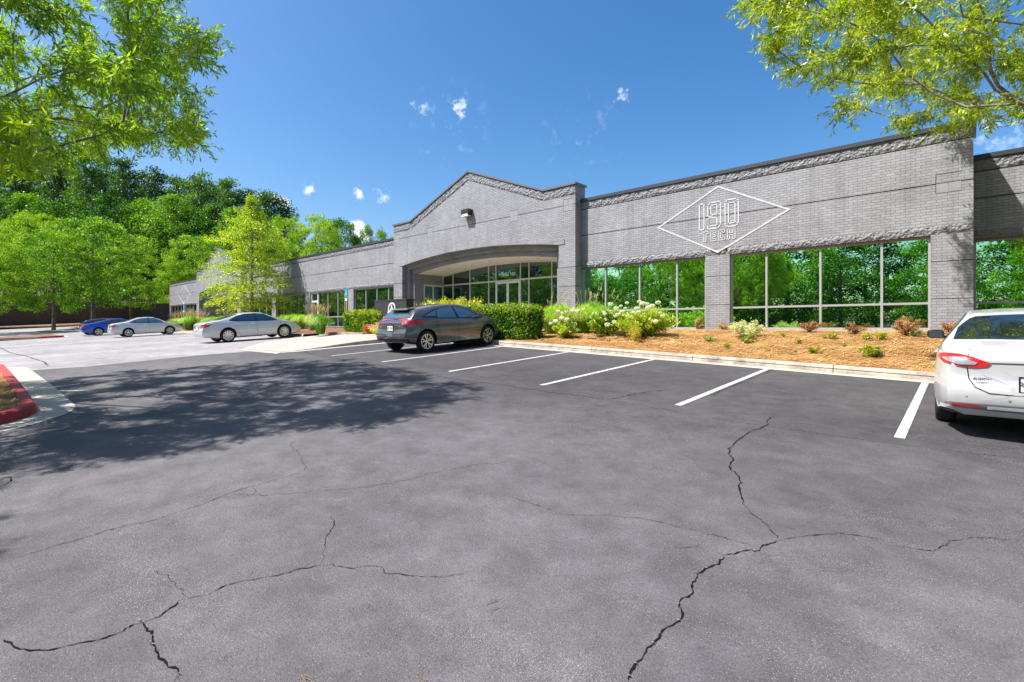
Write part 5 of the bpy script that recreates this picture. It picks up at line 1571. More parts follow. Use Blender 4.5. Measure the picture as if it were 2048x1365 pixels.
def grass(name, p, r, h, n, leaf, label, cat='ornamental grass', plumes=0, seed=0, group=None, pl=.22, w=.012):
    rs = np.random.RandomState(seed + 5)
    root = empty(name, p); tag(root, label, cat, group)
    V = []
    def blade(a, reach, hh, w, segs=4, b0=0):
        x0, y0 = math.cos(b0) * r * .3 * rs.rand(), math.sin(b0) * r * .3 * rs.rand()
        d = np.array([math.cos(a), math.sin(a), 0]); s = np.array([-math.sin(a), math.cos(a), 0]) * w
        pts = []
        for i in range(segs + 1):
            f = i / segs
            pts.append(np.array([x0, y0, 0]) + d * reach * (.4 * f + .6 * f * f) + np.array([0, 0, hh * (1.85 * f - .92 * f * f - .5 * min(1.0, reach / r) * f ** 3)]))
        for i in range(segs):
            w0, w1 = 1 - i / segs * .8, 1 - (i + 1) / segs * .95
            V.extend([pts[i] - s * w0, pts[i] + s * w0, pts[i+1] + s * w1, pts[i+1] - s * w1])
        return pts
    for i in range(int(n * 1.7)):
        a = rs.uniform(0, 2*PI); blade(a, r * rs.uniform(.15, 1.15), h * rs.uniform(.7, 1.05), w * rs.uniform(.6, 1.2), 4, rs.uniform(0, 2*PI))
    V = np.array(V); V[:, 2] = np.maximum(V[:, 2], .01)
    finish(V, 'blades', LF[leaf], root)
    if plumes:
        st = MB(); P = []
        for i in range(plumes):
            a = rs.uniform(0, 2*PI); reach = r * rs.uniform(.1, .9); hh = h * rs.uniform(.98, 1.28)
            d = Vector((math.cos(a), math.sin(a), 0)); q = [d * reach * f ** 1.6 + Vector((0, 0, hh * (1.2 * f - .2 * f * f))) for f in (0, .4, .75, 1)]
            st.tube(q, [.004, .003, .003, .002], 3, cap=False)
            e = (q[-1] - q[-2]).normalized()
            for k in range(26):
                f = rs.rand(); c = q[-1] + e * (f - .8) * pl; P.append((c, e))
        st.build('stalks', LF['plume'], root)
        C = np.array([list(c) for c, e in P]); D = np.array([list(e) for c, e in P]) + rvec(rs, len(P)) * .55; C += rs.normal(size=C.shape) * .010
        finish(leaf_quads(C, D, rs.uniform(.04, .09, len(P)), rs.uniform(.008, .016, len(P)), rs), 'plumes', LF['plume'], root)
    return root

def bed(x, y): return onground(x, y, lambda u, v: bedH(u, v) if v > 12.6 else G(u, v))

# clipped hedges
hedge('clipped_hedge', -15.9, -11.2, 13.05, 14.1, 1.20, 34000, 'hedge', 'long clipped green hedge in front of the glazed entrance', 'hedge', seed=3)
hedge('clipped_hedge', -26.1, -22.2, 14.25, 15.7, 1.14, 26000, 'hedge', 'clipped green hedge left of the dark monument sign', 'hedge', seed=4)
hedge('golden_bush', -20.6, -16.6, 15.2, 16.4, 1.42, 9000, 'gold', 'loose golden yellow bush behind the grey hatchback roof', 'bush', ragged=.12, ls=.09, seed=5)
hedge('low_hedge', -67, -52.5, 13.7, 14.7, .75, 9000, 'hedge', 'low clipped hedge along the far end wing', 'hedge', ragged=.08, ls=.10, seed=6)
hedge('low_hedge', -51.5, -44, 14.0, 15.2, .85, 7000, 'gold', 'low yellow green hedge behind the silver sedan', 'hedge', ragged=.1, ls=.09, seed=8)

# ornamental grasses
GR = 'tall ornamental grasses beside the entrance pier'
grass('ornamental_grass', bed(1050, 679), .55, .80, 700, 'grass_pale', 'small pale fountain grass in front of the clipped hedge end', plumes=9, seed=1, w=.009)
for i, (x, y, r, h, lf, n) in enumerate(((1100, 667, .75, 1.25, 'grass', 800), (1133, 669, .8, 1.2, 'grass_pale', 900), (1168, 666, .75, 1.3, 'grass', 800), (1203, 668, .8, 1.25, 'grass', 900), (1118, 661, .75, 1.35, 'grass', 700), (1185, 660, .75, 1.4, 'grass', 800))):
    grass('ornamental_grass', bed(x, y), r, h, n, lf, 'tall bright green fountain grass with brown plumes right of the clipped hedge', plumes=6, seed=10 + i, group=GR, pl=.14)
grass('ornamental_grass', bed(641, 669), .75, 1.30, 1100, 'grass', 'green fountain grass with cream plumes at the left end of the hedge by the ramp', plumes=46, seed=20, pl=.3)
g = onface(625, 655, 15.0); grass('ornamental_grass', (g.x, 15.0, bedH(g.x, 15.0)), .7, 1.35, 500, 'grass_pale', 'cream plumed grass against the side door of the long wing', plumes=60, seed=21, pl=.32)
for i, x in enumerate((567, 585, 602)):
    g = onface(x, 640, 15.6); grass('ornamental_grass', (g.x, 15.6, bedH(g.x, 15.6)), .8, 1.25, 500, 'grass', 'dark green plume-less grass in front of the strip windows behind the silver sedan', seed=30 + i, group='green grasses behind the silver sedan', w=.016)
for i, (x, pl_) in enumerate(((425, 0), (446, 8), (468, 20))):
    g = onface(x, 640, 14.2); grass('ornamental_grass', (g.x, 14.2, bedH(g.x, 14.2)), .95, 1.35, 520, 'grass', ('bright green grass mound by the far gable', 'green grass mound with few plumes by the far gable', 'plumed grass mound left of the yellow green tree')[i], plumes=pl_, seed=40 + i, w=.02)
g = onface(381, 655, 13.5); grass('ornamental_grass', (g.x, 13.5, bedH(g.x, 13.5)), 1.1, 1.5, 800, 'grass', 'large round green grass with tan plumes between the two silver sedans', plumes=40, seed=50, w=.022, pl=.35)
for i, x in enumerate((352, 366, 378, 392, 404)):
    g = onface(x, 640, 15.0); grass('ornamental_grass', (g.x, 15.0, bedH(g.x, 15.0)), .9, 1.35, 300, 'grass_pale', 'tan plumed grass along the end wing', plumes=40, seed=60 + i, group='tan plumed grasses along the end wing', w=.02, pl=.35)

# hydrangeas with white heads
def hydrangea(p, r, h, heads, label, seed, n=9000):
    root = shrub('hydrangea_bush', p, r, h, n, 'hydr', label, 'flowering bush', ls=.085, seed=seed, lw=.6, stems=30)
    rs = np.random.RandomState(seed); n = 120
    C = rvec(rs, n) * .075 * rs.uniform(.75, 1.0, (n, 1)) * np.array([1, 1, .8]); me = quadmesh('flower_head', leaf_quads(C, rvec(rs, n), np.full(n, .05), np.full(n, .042), rs), LF['white'])
    for q in heads:
        o = mesh_obj('flower_head', me, root, Vector(q) - Vector(p)); s = rs.uniform(.7, 1.25); o.scale = (s, s, s * .9)
FL = [(475,263),(507,273),(540,265),(592,258),(630,262),(683,246),(505,316),(455,342),(415,360),(547,328),(803,277),(852,265),(890,264),(905,200),(875,323),(880,368),(938,345),(940,300),(963,285),(985,280),(990,215),(953,235),(1025,235),(1050,295),(1090,268),(1135,265),(1140,180),(1170,195),(1205,200),(1040,190),(1295,188),(1315,272),(1333,298),(1197,327),(1212,230),(790,395),(940,398),(1275,340),(1000,262),(860,280),(520,322),(1245,215),(1120,235)]
rs = random.Random(3); L_, R_, M_ = [], [], []
for (x, y) in FL:
    px, py = 1000 + x / 4.096, 560 + y / 4.096
    if px < 1168: L_.append(onface(px, py, 13.75 + rs.uniform(0, .15)))
    else: (M_ if px < 1240 else R_).append(onface(px, py, 14.6 + rs.uniform(-.35, .5)))
pL = onface(1125, 650, 14.0); hydrangea((pL.x, 14.05, bedH(pL.x, 14.05)), .6, .62, L_, 'low hydrangea bush with white flower heads among the tall grasses', 71, 2600)
pM = onface(1215, 650, 15.0); hydrangea((pM.x, 15.0, bedH(pM.x, 15.0)), .7, 1.0, M_, 'hydrangea bush with dense white flower heads right of the tall grasses', 72)
pR = onface(1285, 650, 15.1); hydrangea((pR.x, 15.1, bedH(pR.x, 15.1)), 1.2, .95, R_, 'wide hydrangea bush with white flower heads in front of the first strip window', 73)

# single shrubs in the pine straw
SH = [ # x, y of the base, radius px, height px, leaf, label
 (1270, 685, 24, 34, 'orange', 'orange and green leaved shrub at the foot of the hydrangeas', 2200, 0),
 (1250, 668, 18, 28, 'lime', 'lime green shrub tucked under the white hydrangeas', 1000, 0),
 (1154, 676, 12, 7, 'redbrown', 'tiny dark twiggy shrub below the tall grasses', 120, 1),
 (1218, 684, 12, 7, 'redbrown', 'tiny dead brown shrub between the grasses and the orange shrub', 120, 1),
 (1327, 666, 10, 12, 'redbrown', 'small purple brown shrub right of the white hydrangeas', 300, 1),
 (1392, 660, 13, 26, 'redbrown', 'upright copper shrub left of the brick pier', 900, .5),
 (1448, 661, 17, 17, 'redbrown', 'copper shrub at the foot of the brick pier', 700, .5),
 (1496, 675, 34, 36, 'cream', 'large cream variegated shrub right of the brick pier', 4200, 0),
 (1494, 687, 16, 13, 'lime', 'lime shrub just below the cream variegated one', 700, 0),
 (1537, 660, 14, 18, 'redbrown', 'small copper shrub just right of the cream variegated one', 600, .4),
 (1571, 659, 20, 14, 'teal', 'blue green spreading shrub under the window', 1100, 0),
 (1618, 664, 28, 26, 'redbrown', 'broad copper shrub right of the blue green one', 1900, .6),
 (1659, 659, 15, 18, 'redbrown', 'loose copper shrub under the second mullion of the big window', 600, .6),
 (1709, 667, 28, 20, 'redbrown', 'low spreading copper shrub with bright tips', 1100, .6),
 (1812, 672, 33, 40, 'redbrown', 'tallest copper shrub left of the shaded pier', 3000, .7),
 (1832, 674, 14, 14, 'cream', 'pale shrub at the right foot of the tallest copper shrub', 500, .3),
 (1900, 664, 26, 22, 'redbrown', 'copper shrub behind the white sedan mirror', 1400, .5),
 (1419, 683, 13, 12, 'cream', 'small pale yellow shrub below the brick pier', 420, .3),
 (1454, 696, 10, 9, 'lime', 'tiny lime shrub near the kerb left of centre in the straw', 260, .2),
 (1568, 674, 7, 8, 'lime', 'very small lime shrub nearest the blue green shrub', 170, .2),
 (1595, 688, 9, 11, 'lime', 'small lime shrub midway between window and kerb', 260, .2),
 (1534, 700, 6, 6, 'lime', 'tiniest green tuft in the pine straw', 90, .2),
 (1631, 707, 13, 15, 'lime', 'small lime shrub close to the kerb below the copper shrub', 480, .2),
 (1664, 678, 12, 12, 'lime', 'lime shrub right of the broad copper shrub', 430, .2),
 (1648, 677, 7, 5, 'lime', 'flat lime tuft beside the small lime shrub', 120, .2),
 (1732, 680, 12, 14, 'lime', 'left one of two lime shrubs under the low copper shrub', 520, .2),
 (1762, 680, 12, 16, 'lime', 'right one of two lime shrubs under the low copper shrub', 520, .2),
 (1742, 716, 23, 26, 'lime', 'largest lime yellow shrub near the kerb', 1900, .2),
 (1688, 694, 6, 5, 'lime', 'small dull tuft between the lime shrubs', 70, .5),
]
for i, (x, y, rpx, hpx, lf, lab, n, sp) in enumerate(SH):
    p = bed(x, y); t = -SY * p.x + CY * p.y
    shrub('small_shrub', p, rpx * t / 1000, hpx * t / 1000 * 1.0, n, lf, lab, 'shrub', ls=.042 if lf != 'cream' else .05, seed=100 + i, spiky=sp, lw=.55 if lf != 'redbrown' else .45, stems=max(4, min(14, int(rpx / 2.2))))
# flower mounds by the monument sign
p = bed(738, 667); shrub('flower_mound', p, .5, .50, 1500, 'redflower', 'red flowering mound at the foot of the monument sign', 'flowers', ls=.06, seed=201, lw=.8, stems=14)
p = bed(749, 667); shrub('flower_mound', p, .55, .55, 1700, 'coral', 'coral and white flowering mound between red and yellow ones', 'flowers', ls=.06, seed=202, lw=.8, stems=14)
p = bed(757, 670); shrub('flower_mound', p, .45, .38, 1500, 'gold', 'bright yellow low mound behind the grey hatchback', 'flowers', ls=.06, seed=203, lw=.8, stems=12)

# ------------------------------------------------------------------ signs
def ring(c, r0, r1, v0, v1, b, n=28, a0=0, a1=360):
    for i in range(n):
        t0, t1 = rad(a0 + (a1 - a0) * i / n), rad(a0 + (a1 - a0) * (i + 1) / n)
        P = [(c[0] + r * math.cos(t), c[1] + r * math.sin(t)) for r, t in ((r0, t0), (r1, t0), (r1, t1), (r0, t1))]
        b.prism_xz(P, v0, v1)
mu0, mu1, mv = -23.0, -20.2, 14.45
mz = bedH(-21.6, 14.4)
ms = empty('monument_sign', (-21.6, mv, mz)); tag(ms, 'dark brick monument sign with a pale ring emblem and white letters', 'sign')
b = MB(); b.box(-1.4, 1.4, 0, .45, -.2, EYE + 1.30 - mz - .08); b.build('panel', MT['dark_brick'], ms)
b = MB(); zt = EYE + 1.30 - mz; b.box(-1.42, 1.42, -.015, .465, zt - .08, zt); b.build('brick_cap', MT['dark_brick'], ms)
ec = onface(784.2, 618.1, mv); ex, ez = ec.x + 21.6, ec.z - mz
b = MB(); ring((ex, ez), .245, .315, -.03, -.002, b, 32)
k = .31 / 205
def e_(x, y): return (ex + (x - 755) * k * 1.35, ez - (y - 480) * k)
fig = [(575, 575), (650, 560), (690, 500), (725, 460), (735, 400), (712, 365), (722, 345), (745, 352), (772, 345), (775, 370), (760, 400), (790, 450), (835, 545), (870, 530), (895, 560), (860, 640), (800, 680), (700, 690), (620, 650)]
b.prism_xz([e_(x, y) for x, y in reversed(fig)], -.035, -.001)
b.build('emblem', MT['lettering'], ms)
tc_ = onface(765, 636.3, mv)
text_mesh('lettering', 'GROW', .16, MT['white'], ms, face_front(tc_.x + 21.6, -.012, tc_.z - mz - .05), .01, 1.25)

def access_sign(x, y0, y1, v, label, H):
    a = onface(x, y0, v); c = onface(x, y1, v); zg = H(a.x, v)
    r = empty('parking_sign', (a.x, v, zg)); tag(r, label, 'sign')
    top, bot = a.z - zg, c.z - zg
    b = MB(); b.box(-.045, .045, .0, .09, -.1, top - .05); b.build('post', MT['post'], r)
    b = MB(); b.box(-.155, .155, -.014, -.002, bot, top); s = b.build('sign_plate', MT['blue_sign'], r)
    b = MB(); m = (top + bot) / 2; ring((0, m - .045), .055, .075, -.018, -.0145, b, 16, 100, 380)
    b.prism_xz([(-.02, m + .02), (.01, m + .02), (.01, m + .11), (-.02, m + .11)], -.018, -.0145)
    b.prism_xz([(.011, m - .01), (.07, m - .01), (.07, m + .015), (.011, m + .015)], -.018, -.0145); ring((-.005, m + .145), .0, .024, -.018, -.0145, b, 10)
    b.build('wheelchair_symbol', MT['white'], s)
    b = MB(); b.box(-.12, .12, -.014, -.002, bot - .17, bot - .03); b.build('notice_plate', MT['white'], r)
access_sign(692.6, 577.5, 596.5, 16.0, 'blue accessible parking sign on a wooden post behind the clipped hedge', bedH)
access_sign(368, 610, 621, 13.6, 'blue accessible parking sign on a wooden post before the far end wing', bedH)
# ------------------------------------------------------------------ trees
TL = dict(
    lot=m_leaf('lot_tree_leaf', [(.014, .065, .006), (.065, .20, .010), (.19, .38, .016), (.44, .55, .03)], .42, .7, .03),
    broad=m_leaf('woodland_leaf', [(.010, .042, .006), (.038, .13, .012), (.12, .28, .020), (.27, .44, .03)], .35, .35, .03),
    pine=m_leaf('pine_needle', [(.008, .028, .010), (.03, .085, .024), (.09, .19, .04), (.18, .30, .055)], .25, .3, .03),
    spray=m_leaf('yellow_green_spray', [(.05, .16, .01), (.20, .36, .012), (.44, .52, .02), (.66, .64, .03)], .42, .6, .04),
)
def crown_points(rs, kind, nclump, per):
    C = []; R = []
    for i in range(nclump):
        while True:
            f = rs.rand()
            if kind == 'pine':
                z = .32 + .66 * f; rmax = .20 * (1 - f) ** .55 * (.7 + .5 * rs.rand()) + .02; rr = rmax * math.sqrt(rs.rand())
                cr = .050 + .03 * rs.rand(); sq = .55
            elif kind == 'broad':
                z = .12 + .84 * f; prof = math.sin(PI * min(1, .12 + .86 * f)) ** .6; rr = .27 * prof * rs.rand() ** .35; cr = .055 + .035 * rs.rand(); sq = .7
            elif kind == 'lot':
                z = .20 + .75 * f; prof = math.sqrt(max(0, 1 - ((f - .38) / .66) ** 2)) if f > .38 else (.55 + .45 * f / .38) ; rr = .40 * prof * rs.rand() ** .3; cr = .05 + .03 * rs.rand(); sq = .55
            break
        a = rs.uniform(0, 2*PI)
        C.append((math.cos(a) * rr, math.sin(a) * rr, z)); R.append((cr, sq))
    return C, R
def far_tree_meshes(kind, seed, nclump, per, ls, leafmat):
    rs = np.random.RandomState(seed); C, R = crown_points(rs, kind, nclump, per)
    P = []; D = []
    for (c, (r, sq)) in zip(C, R):
        v = rvec(rs, per) * (rs.rand(per, 1) ** .45) * r; v[:, 2] *= sq
        P.append(np.array(c) + v); D.append(v / r + rvec(rs, per) * .6 + np.array([0, 0, -.15]))
    P = np.concatenate(P); D = np.concatenate(D); n = len(P)
    crown = quadmesh('crown', leaf_quads(P, D, rs.uniform(.7, 1.4, n) * ls, rs.uniform(.5, .8, n) * ls, rs), leafmat)
    b = MB(); tr = .016
    b.tube([(0, 0, -.04), (.003, .0, .1), (0, .004, .35), (0, 0, .7 if kind != 'pine' else .95)], [tr * 1.3, tr, tr * .8, tr * .2], 8)
    for i, c in enumerate(C[::max(1, len(C) // 16)]):
        z0 = max(.12 if kind != 'pine' else .3, c[2] - .16); b.tube([(0, 0, z0), (c[0] * .5, c[1] * .5, (z0 + c[2]) / 2 - .0), c], [tr * .32, tr * .2, tr * .06], 5, cap=False)
    b2 = b.build('trunk', MT['bark_far'], None, smooth=60); tm = b2.data; bpy.data.objects.remove(b2)
    return tm, crown
VAR = {}
for kind, cnt, nc, per, ls, mt in (('pine', 4, 120, 70, .016, 'pine'), ('broad', 4, 150, 85, .017, 'broad'), ('lot', 3, 210, 130, .0135, 'lot')):
    VAR[kind] = [far_tree_meshes(kind, 31 * i + len(kind), nc, per, ls, TL[mt]) for i in range(cnt)]
trng = random.Random(8)
def tree(kind, pos, width, height, label, group=None, name=None):
    tm, cm = VAR[kind][trng.randrange(len(VAR[kind]))]
    r = empty(name or {'pine': 'pine_tree', 'broad': 'woodland_tree', 'lot': 'shade_tree'}[kind], pos, (0, 0, trng.uniform(0, 2*PI)))
    base = {'pine': .44, 'broad': .58, 'lot': .84}[kind]
    r.scale = (width / base, width / base, height)
    tag(r, label, 'tree', group)
    mesh_obj('trunk', tm, r); mesh_obj('crown', cm, r)
    return r
def tree_px(kind, x, ytop, t, width, label, group=None, base=None):
    p = at(x, ytop, t); zb = terrH(p.x, p.y) if base is None else base
    tree(kind, (p.x, p.y, zb), width, (p.z - zb) * 1.03, label, group)

WG = 'pines on the wooded slope beyond the retaining wall'; WB = 'leafy trees on the wooded slope beyond the retaining wall'
for i, (x, y, t) in enumerate(((-60, 330, 108), (-15, 345, 112), (25, 335, 106), (62, 322, 112), (105, 312, 108), (140, 330, 114), (172, 316, 105), (212, 320, 110), (250, 326, 106), (283, 350, 112), (312, 342, 104), (352, 362, 110), (378, 372, 106), (402, 350, 103), (430, 372, 110), (457, 366, 104), (490, 384, 106), (528, 388, 100), (562, 402, 102))):
    tree_px('pine', x, y, t, 9.5 + (i * 37 % 5) * .6, 'tall dark pine standing on the wooded slope against the sky', WG)
for i, (x, y, t, w_) in enumerate(((-40, 400, 99, 10), (10, 395, 96, 11), (55, 390, 98, 11), (100, 405, 97, 10), (150, 398, 99, 11), (205, 392, 97, 11), (255, 408, 98, 10), (300, 400, 99, 10), (345, 395, 97, 11), (388, 418, 98, 10), (430, 410, 99, 10), (470, 420, 97, 10), (515, 430, 98, 10), (550, 440, 96, 10))):
    tree_px('broad', x, y, t, w_, 'dense mid green leafy tree on the slope below the pines', WB)
for i, (x, y, t, w_) in enumerate(((-20, 455, 93.5, 9), (35, 470, 93.5, 9), (90, 465, 94, 9), (140, 480, 94, 8), (225, 470, 94, 9), (275, 475, 94.5, 9), (325, 480, 95, 9), (370, 470, 95.5, 8), (420, 480, 96, 8))):
    tree_px('broad', x, y, t, w_, 'dark leafy tree directly above the retaining wall', 'leafy trees directly above the retaining wall')
tree_px('lot', 70, 425, 91, 11, 'pale green leafy tree above the retaining wall behind the parking lot trees')
tree_px('lot', 392, 470, 84, 11.5, 'light green round tree behind the end of the far wing', base=G(-80, 20))
tree_px('lot', 355, 520, 82, 7.0, 'small light green tree against the end wall of the building', base=G(-80, 20))
tree_px('lot', 572, 432, 88, 9.5, 'left one of two yellow green trees rising behind the long wing', base=1.8)
tree_px('lot', 632, 430, 88, 10.5, 'right one of two yellow green trees rising behind the long wing', base=1.8)
tree_px('broad', 684, 438, 96, 8.5, 'dark green tree right of the yellow green pair behind the long wing', base=2.2)
tree_px('broad', 655, 440, 104, 8, 'dark tree peeping over the yellow green pair behind the long wing', base=2.2)
tree_px('broad', 733, 452, 98, 5, 'small round green tree rising above the long roof before the cloud', base=2.2)
tree_px('broad', 762, 462, 98, 5.5, 'small green tree above the long roof nearer the gable', base=2.2)
tree_px('lot', 790, 472, 98, 5.5, 'pale treetop touching the left edge of the gable', base=2.2)
tree_px('broad', 712, 478, 99, 5, 'lowest treetop above the long roof under the small cloud', base=2.2)
# two trees of the parking lot
p = onground(107, 658, terrH); 
tree_px('lot', 107, 462, 57, 9.5, 'parking lot tree with a slim pale trunk left of the blue car', base=G(at(107, 600, 57).x, 4))
tree_px('lot', 186, 436, 64, 12.5, 'largest parking lot tree with a thick trunk behind the blue car', base=G(at(186, 600, 64).x, 8))
tree_px('lot', 262, 470, 74, 9.0, 'parking lot tree between the largest one and the end of the building', base=G(-85, 12))
tree_px('lot', -25, 470, 52, 7.0, 'yellow green parking lot tree cut by the left edge of the view', base=G(at(-25, 600, 52).x, 1))

# woods behind the viewer, seen mirrored in the windows
RG = 'bright young trees along the near edge of the lot, mirrored in the windows'
u = -96.0; k = 0
while u < 16:
    tree('lot' if trng.random() < .7 else 'broad', (u, -15.2 - trng.uniform(0, 3.0), terrH(u, -16)), trng.uniform(6.0, 8.5), trng.uniform(7.0, 11.5), 'bright young tree along the near edge of the lot, mirrored in the windows', RG)
    u += trng.uniform(4.0, 7.0)
u = -110.0
while u < 30:
    tree('broad', (u, -23.5 - trng.uniform(0, 5), terrH(u, -25)), trng.uniform(7.5, 10.5), trng.uniform(10.5, 17.0), 'dark tree of the wood across the lot, mirrored in the windows', 'dark trees of the wood across the lot, mirrored in the windows')
    u += trng.uniform(4.2, 7.0)
u = -100.0
while u < 20:
    tree('broad', (u, -14.3 - trng.uniform(0, 1.2), terrH(u, -14) - .3), trng.uniform(3.2, 4.5), trng.uniform(2.6, 4.0), 'low bushy sapling at the near edge of the lot, mirrored in the windows', 'low saplings at the near edge of the lot, mirrored in the windows', name='sapling')
    u += trng.uniform(2.2, 3.2)

# the layered yellow-green tree before the long wing
def spray_tree(pos, H, R, label):
    rs = np.random.RandomState(77); root = empty('layered_tree', pos); tag(root, label, 'tree')
    b = MB(); b.tube([(0, 0, -.2), (.03, 0, H * .3), (0, .05, H * .65), (.04, 0, H)], [.17, .13, .07, .01], 10)
    P = []; D = []
    nb = 110
    for i in range(nb):
        f = (i + rs.rand()) / nb; z = H * (.15 + .82 * f) + rs.normal() * .15; a = i * 2.4 + rs.uniform(-.3, .3)
        prof = (1 - f * f) ** .8 * (1.0 if f > .12 else .75 + 2 * f)
        if f > .80: prof = (1 - f) * (.6 + 1.1 * rs.rand()) + .06
        L = R * prof * rs.uniform(.6, 1.15)
        d = np.array([math.cos(a), math.sin(a), 0.0]); lift = .25 + .5 * f
        pts = [np.array([0, 0, z]) + d * L * s + np.array([0, 0, L * (lift * s - .38 * s * s)]) for s in (0, .35, .7, 1.0)]
        b.tube([tuple(q) for q in pts], [.035 * (1 - f * .6), .022 * (1 - f * .5), .012, .004], 5, cap=False)
        m = int(70 + 235 * L / R)
        s = rs.uniform(.22, 1.05, m); base = np.array([0, 0, z]) + np.outer(s, d) * L + np.stack([np.zeros(m), np.zeros(m), L * (lift * s - .38 * s * s)], 1)
        side = np.array([-d[1], d[0], 0]); wdt = .18 + .46 * L * np.sin(PI * np.clip(s * .75 + .1, 0, 1)) * .62
        off = rs.uniform(-1, 1, m)
        q = base + np.outer(off * wdt, side); q[:, 2] += rs.normal(size=m) * .13 - .10 * np.abs(off) * wdt * 2
        P.append(q); D.append(np.tile(d, (m, 1)) * .7 + np.outer(off, side) + rvec(rs, m) * .55 + np.array([0, 0, -.25]))
    P = np.concatenate(P); D = np.concatenate(D); n = len(P)
    b.build('trunk', MT['bark'], root, smooth=60)
    finish(leaf_quads(P, D, rs.uniform(.10, .2, n), rs.uniform(.05, .09, n), rs, .35), 'crown', TL['spray'], root)
pt = onface(503, 640, 15.0)
spray_tree((pt.x, 15.0, bedH(pt.x, 15.0)), at(515, 392, 39).z - bedH(pt.x, 15.0), 3.55, 'layered yellow green tree standing in front of the long wing behind the silver sedan')

# ---- the two big foreground trees, grown from their trunks
def grown_tree(name, base, fork, attractors, label, leafmat, seed, r0=.0052, per_twig=14, twigs=19, leafL=.13, droop=.35, barkm='bark'):
    rs = np.random.RandomState(seed)
    nodes = [np.array(base, float)]; par = [-1]; plen = [0.0]
    for f in (.33, .66, 1.0):
        nodes.append(np.array(base) * (1 - f) + np.array(fork) * f + rs.normal(size=3) * .04); par.append(len(nodes) - 2); plen.append(plen[-1] + .6)
    A = sorted([np.array(a) for a in attractors], key=lambda a: np.linalg.norm(a - np.array(fork)))
    ends = []
    for a in A:
        Nn = np.array(nodes); d = np.linalg.norm(Nn - a, axis=1)
        cost = d + .5 * np.array(plen) + np.where(Nn[:, 2] > a[2] + .3, (Nn[:, 2] - a[2]) * .9, 0)
        cost[:3] += 9
        j = int(np.argmin(cost)); start = nodes[j]
        dv = a - start; L = np.linalg.norm(dv); k = max(1, int(L / .42))
        pdir = start - nodes[par[j]] if par[j] >= 0 else np.array([0, 0, 1.]); pdir = pdir / (np.linalg.norm(pdir) + 1e-9)
        h1 = start + pdir * L * .32; h2 = a - dv * .3 + np.array([0, 0, .06 * L])
        prev = j
        for s in range(1, k + 1):
            f = s / k
            q = (1-f)**3 * start + 3*(1-f)**2*f * h1 + 3*(1-f)*f*f * h2 + f**3 * a + rs.normal(size=3) * .025 * (s < k)
            nodes.append(q); par.append(prev); plen.append(plen[prev] + L / k); prev = len(nodes) - 1
        ends.append(prev)
    n = len(nodes); cnt = np.zeros(n)
    for e in ends:
        while e >= 0: cnt[e] += 1; e = par[e]
    rad_ = r0 * np.maximum(cnt, .6) ** .5
    kids = [[] for _ in range(n)]
    for i, p in enumerate(par):
        if p >= 0: kids[p].append(i)
    b = MB()
    # trace chains along the thickest child
    stack = [(0, None)]
    while stack:
        i, start = stack.pop()
        chain = [start] if start is not None else []
        rr = [rad_[i]] if start is not None else []
        cur = i
        while True:
            chain.append(nodes[cur]); rr.append(rad_[cur])
            if not kids[cur]: break
            ks = sorted(kids[cur], key=lambda q: -cnt[q])
            for o in ks[1:]: stack.append((o, nodes[cur]))
            cur = ks[0]
        if len(chain) > 1:
            m = 9 if rr[0] > .05 else (6 if rr[0] > .015 else 4)
            b.tube([tuple(c) for c in chain], rr, m, cap=False)
    # twigs and narrow leaves
    P = []; D = []
    for e in ends:
        o = nodes[e]; dr = o - nodes[par[e]]; dr = dr / (np.linalg.norm(dr) + 1e-9)
        for k in range(twigs):
            back = rs.rand() * .55; o2 = o - dr * back
            td = dr * .8 + rvec(rs, 1)[0] * .95; td[2] -= droop * .4; td /= np.linalg.norm(td)
            TLn = rs.uniform(.22, .50)
            pts = [o2 + td * TLn * s + np.array([0, 0, -droop * TLn * s * s * .5]) for s in (0, .5, 1)]
            b.tube([tuple(q) for q in pts], [.0035, .0025, .0012], 3, cap=False)
            for l in range(per_twig):
                s = .2 + .8 * (l + rs.rand()) / per_twig
                q = o2 + td * TLn * s + np.array([0, 0, -droop * TLn * s * s * .5])
                ld = td * .55 + rvec(rs, 1)[0] * .8; ld[2] -= droop; ld /= np.linalg.norm(ld)
                P.append(q + ld * leafL * .5); D.append(ld)
    root = empty(name, base); tag(root, label, 'tree')
    BV = Vector(base); b.v = [tuple(Vector(v) - BV) for v in b.v]
    b.build('trunk', MT[barkm], root, smooth=70, fix=False)
    P = np.array(P) - np.array(base); D = np.array(D); n = len(P)
    finish(leaf_quads(P, D, rs.uniform(.75, 1.2, n) * leafL, rs.uniform(.8, 1.2, n) * leafL * .22, rs), 'crown', LF[leafmat], root)
    return n
def attractors(c, r, n, poly, seed, extra=None, margin=14):
    rs = np.random.RandomState(seed); out = []
    while len(out) < n:
        q = rs.uniform(-1, 1, 3); k = np.linalg.norm(q)
        if k > 1 or k < .38: continue
        p = np.array(c) + q * np.array(r)
        if extra and not extra(p): continue
        s = proj(p)
        if s is not None and -60 < s[0] < 2108 and -40 < s[1] < 1400:
            if s[2] < 4.5: continue
            if not inpoly(s[0], s[1], poly): continue
        out.append(p)
    return out
polyL = [(-80, -60), (330, -60), (345, 0), (385, 45), (462, 70), (466, 100), (420, 160), (395, 215), (418, 262), (425, 292), (370, 295), (290, 275), (195, 285), (140, 318), (55, 335), (-80, 350)]
polyR = [(1455, -60), (2200, -60), (2200, 195), (1960, 225), (1900, 265), (1795, 292), (1745, 282), (1700, 250), (1640, 225), (1625, 212), (1665, 195), (1640, 160), (1570, 140), (1510, 92), (1462, 45)]
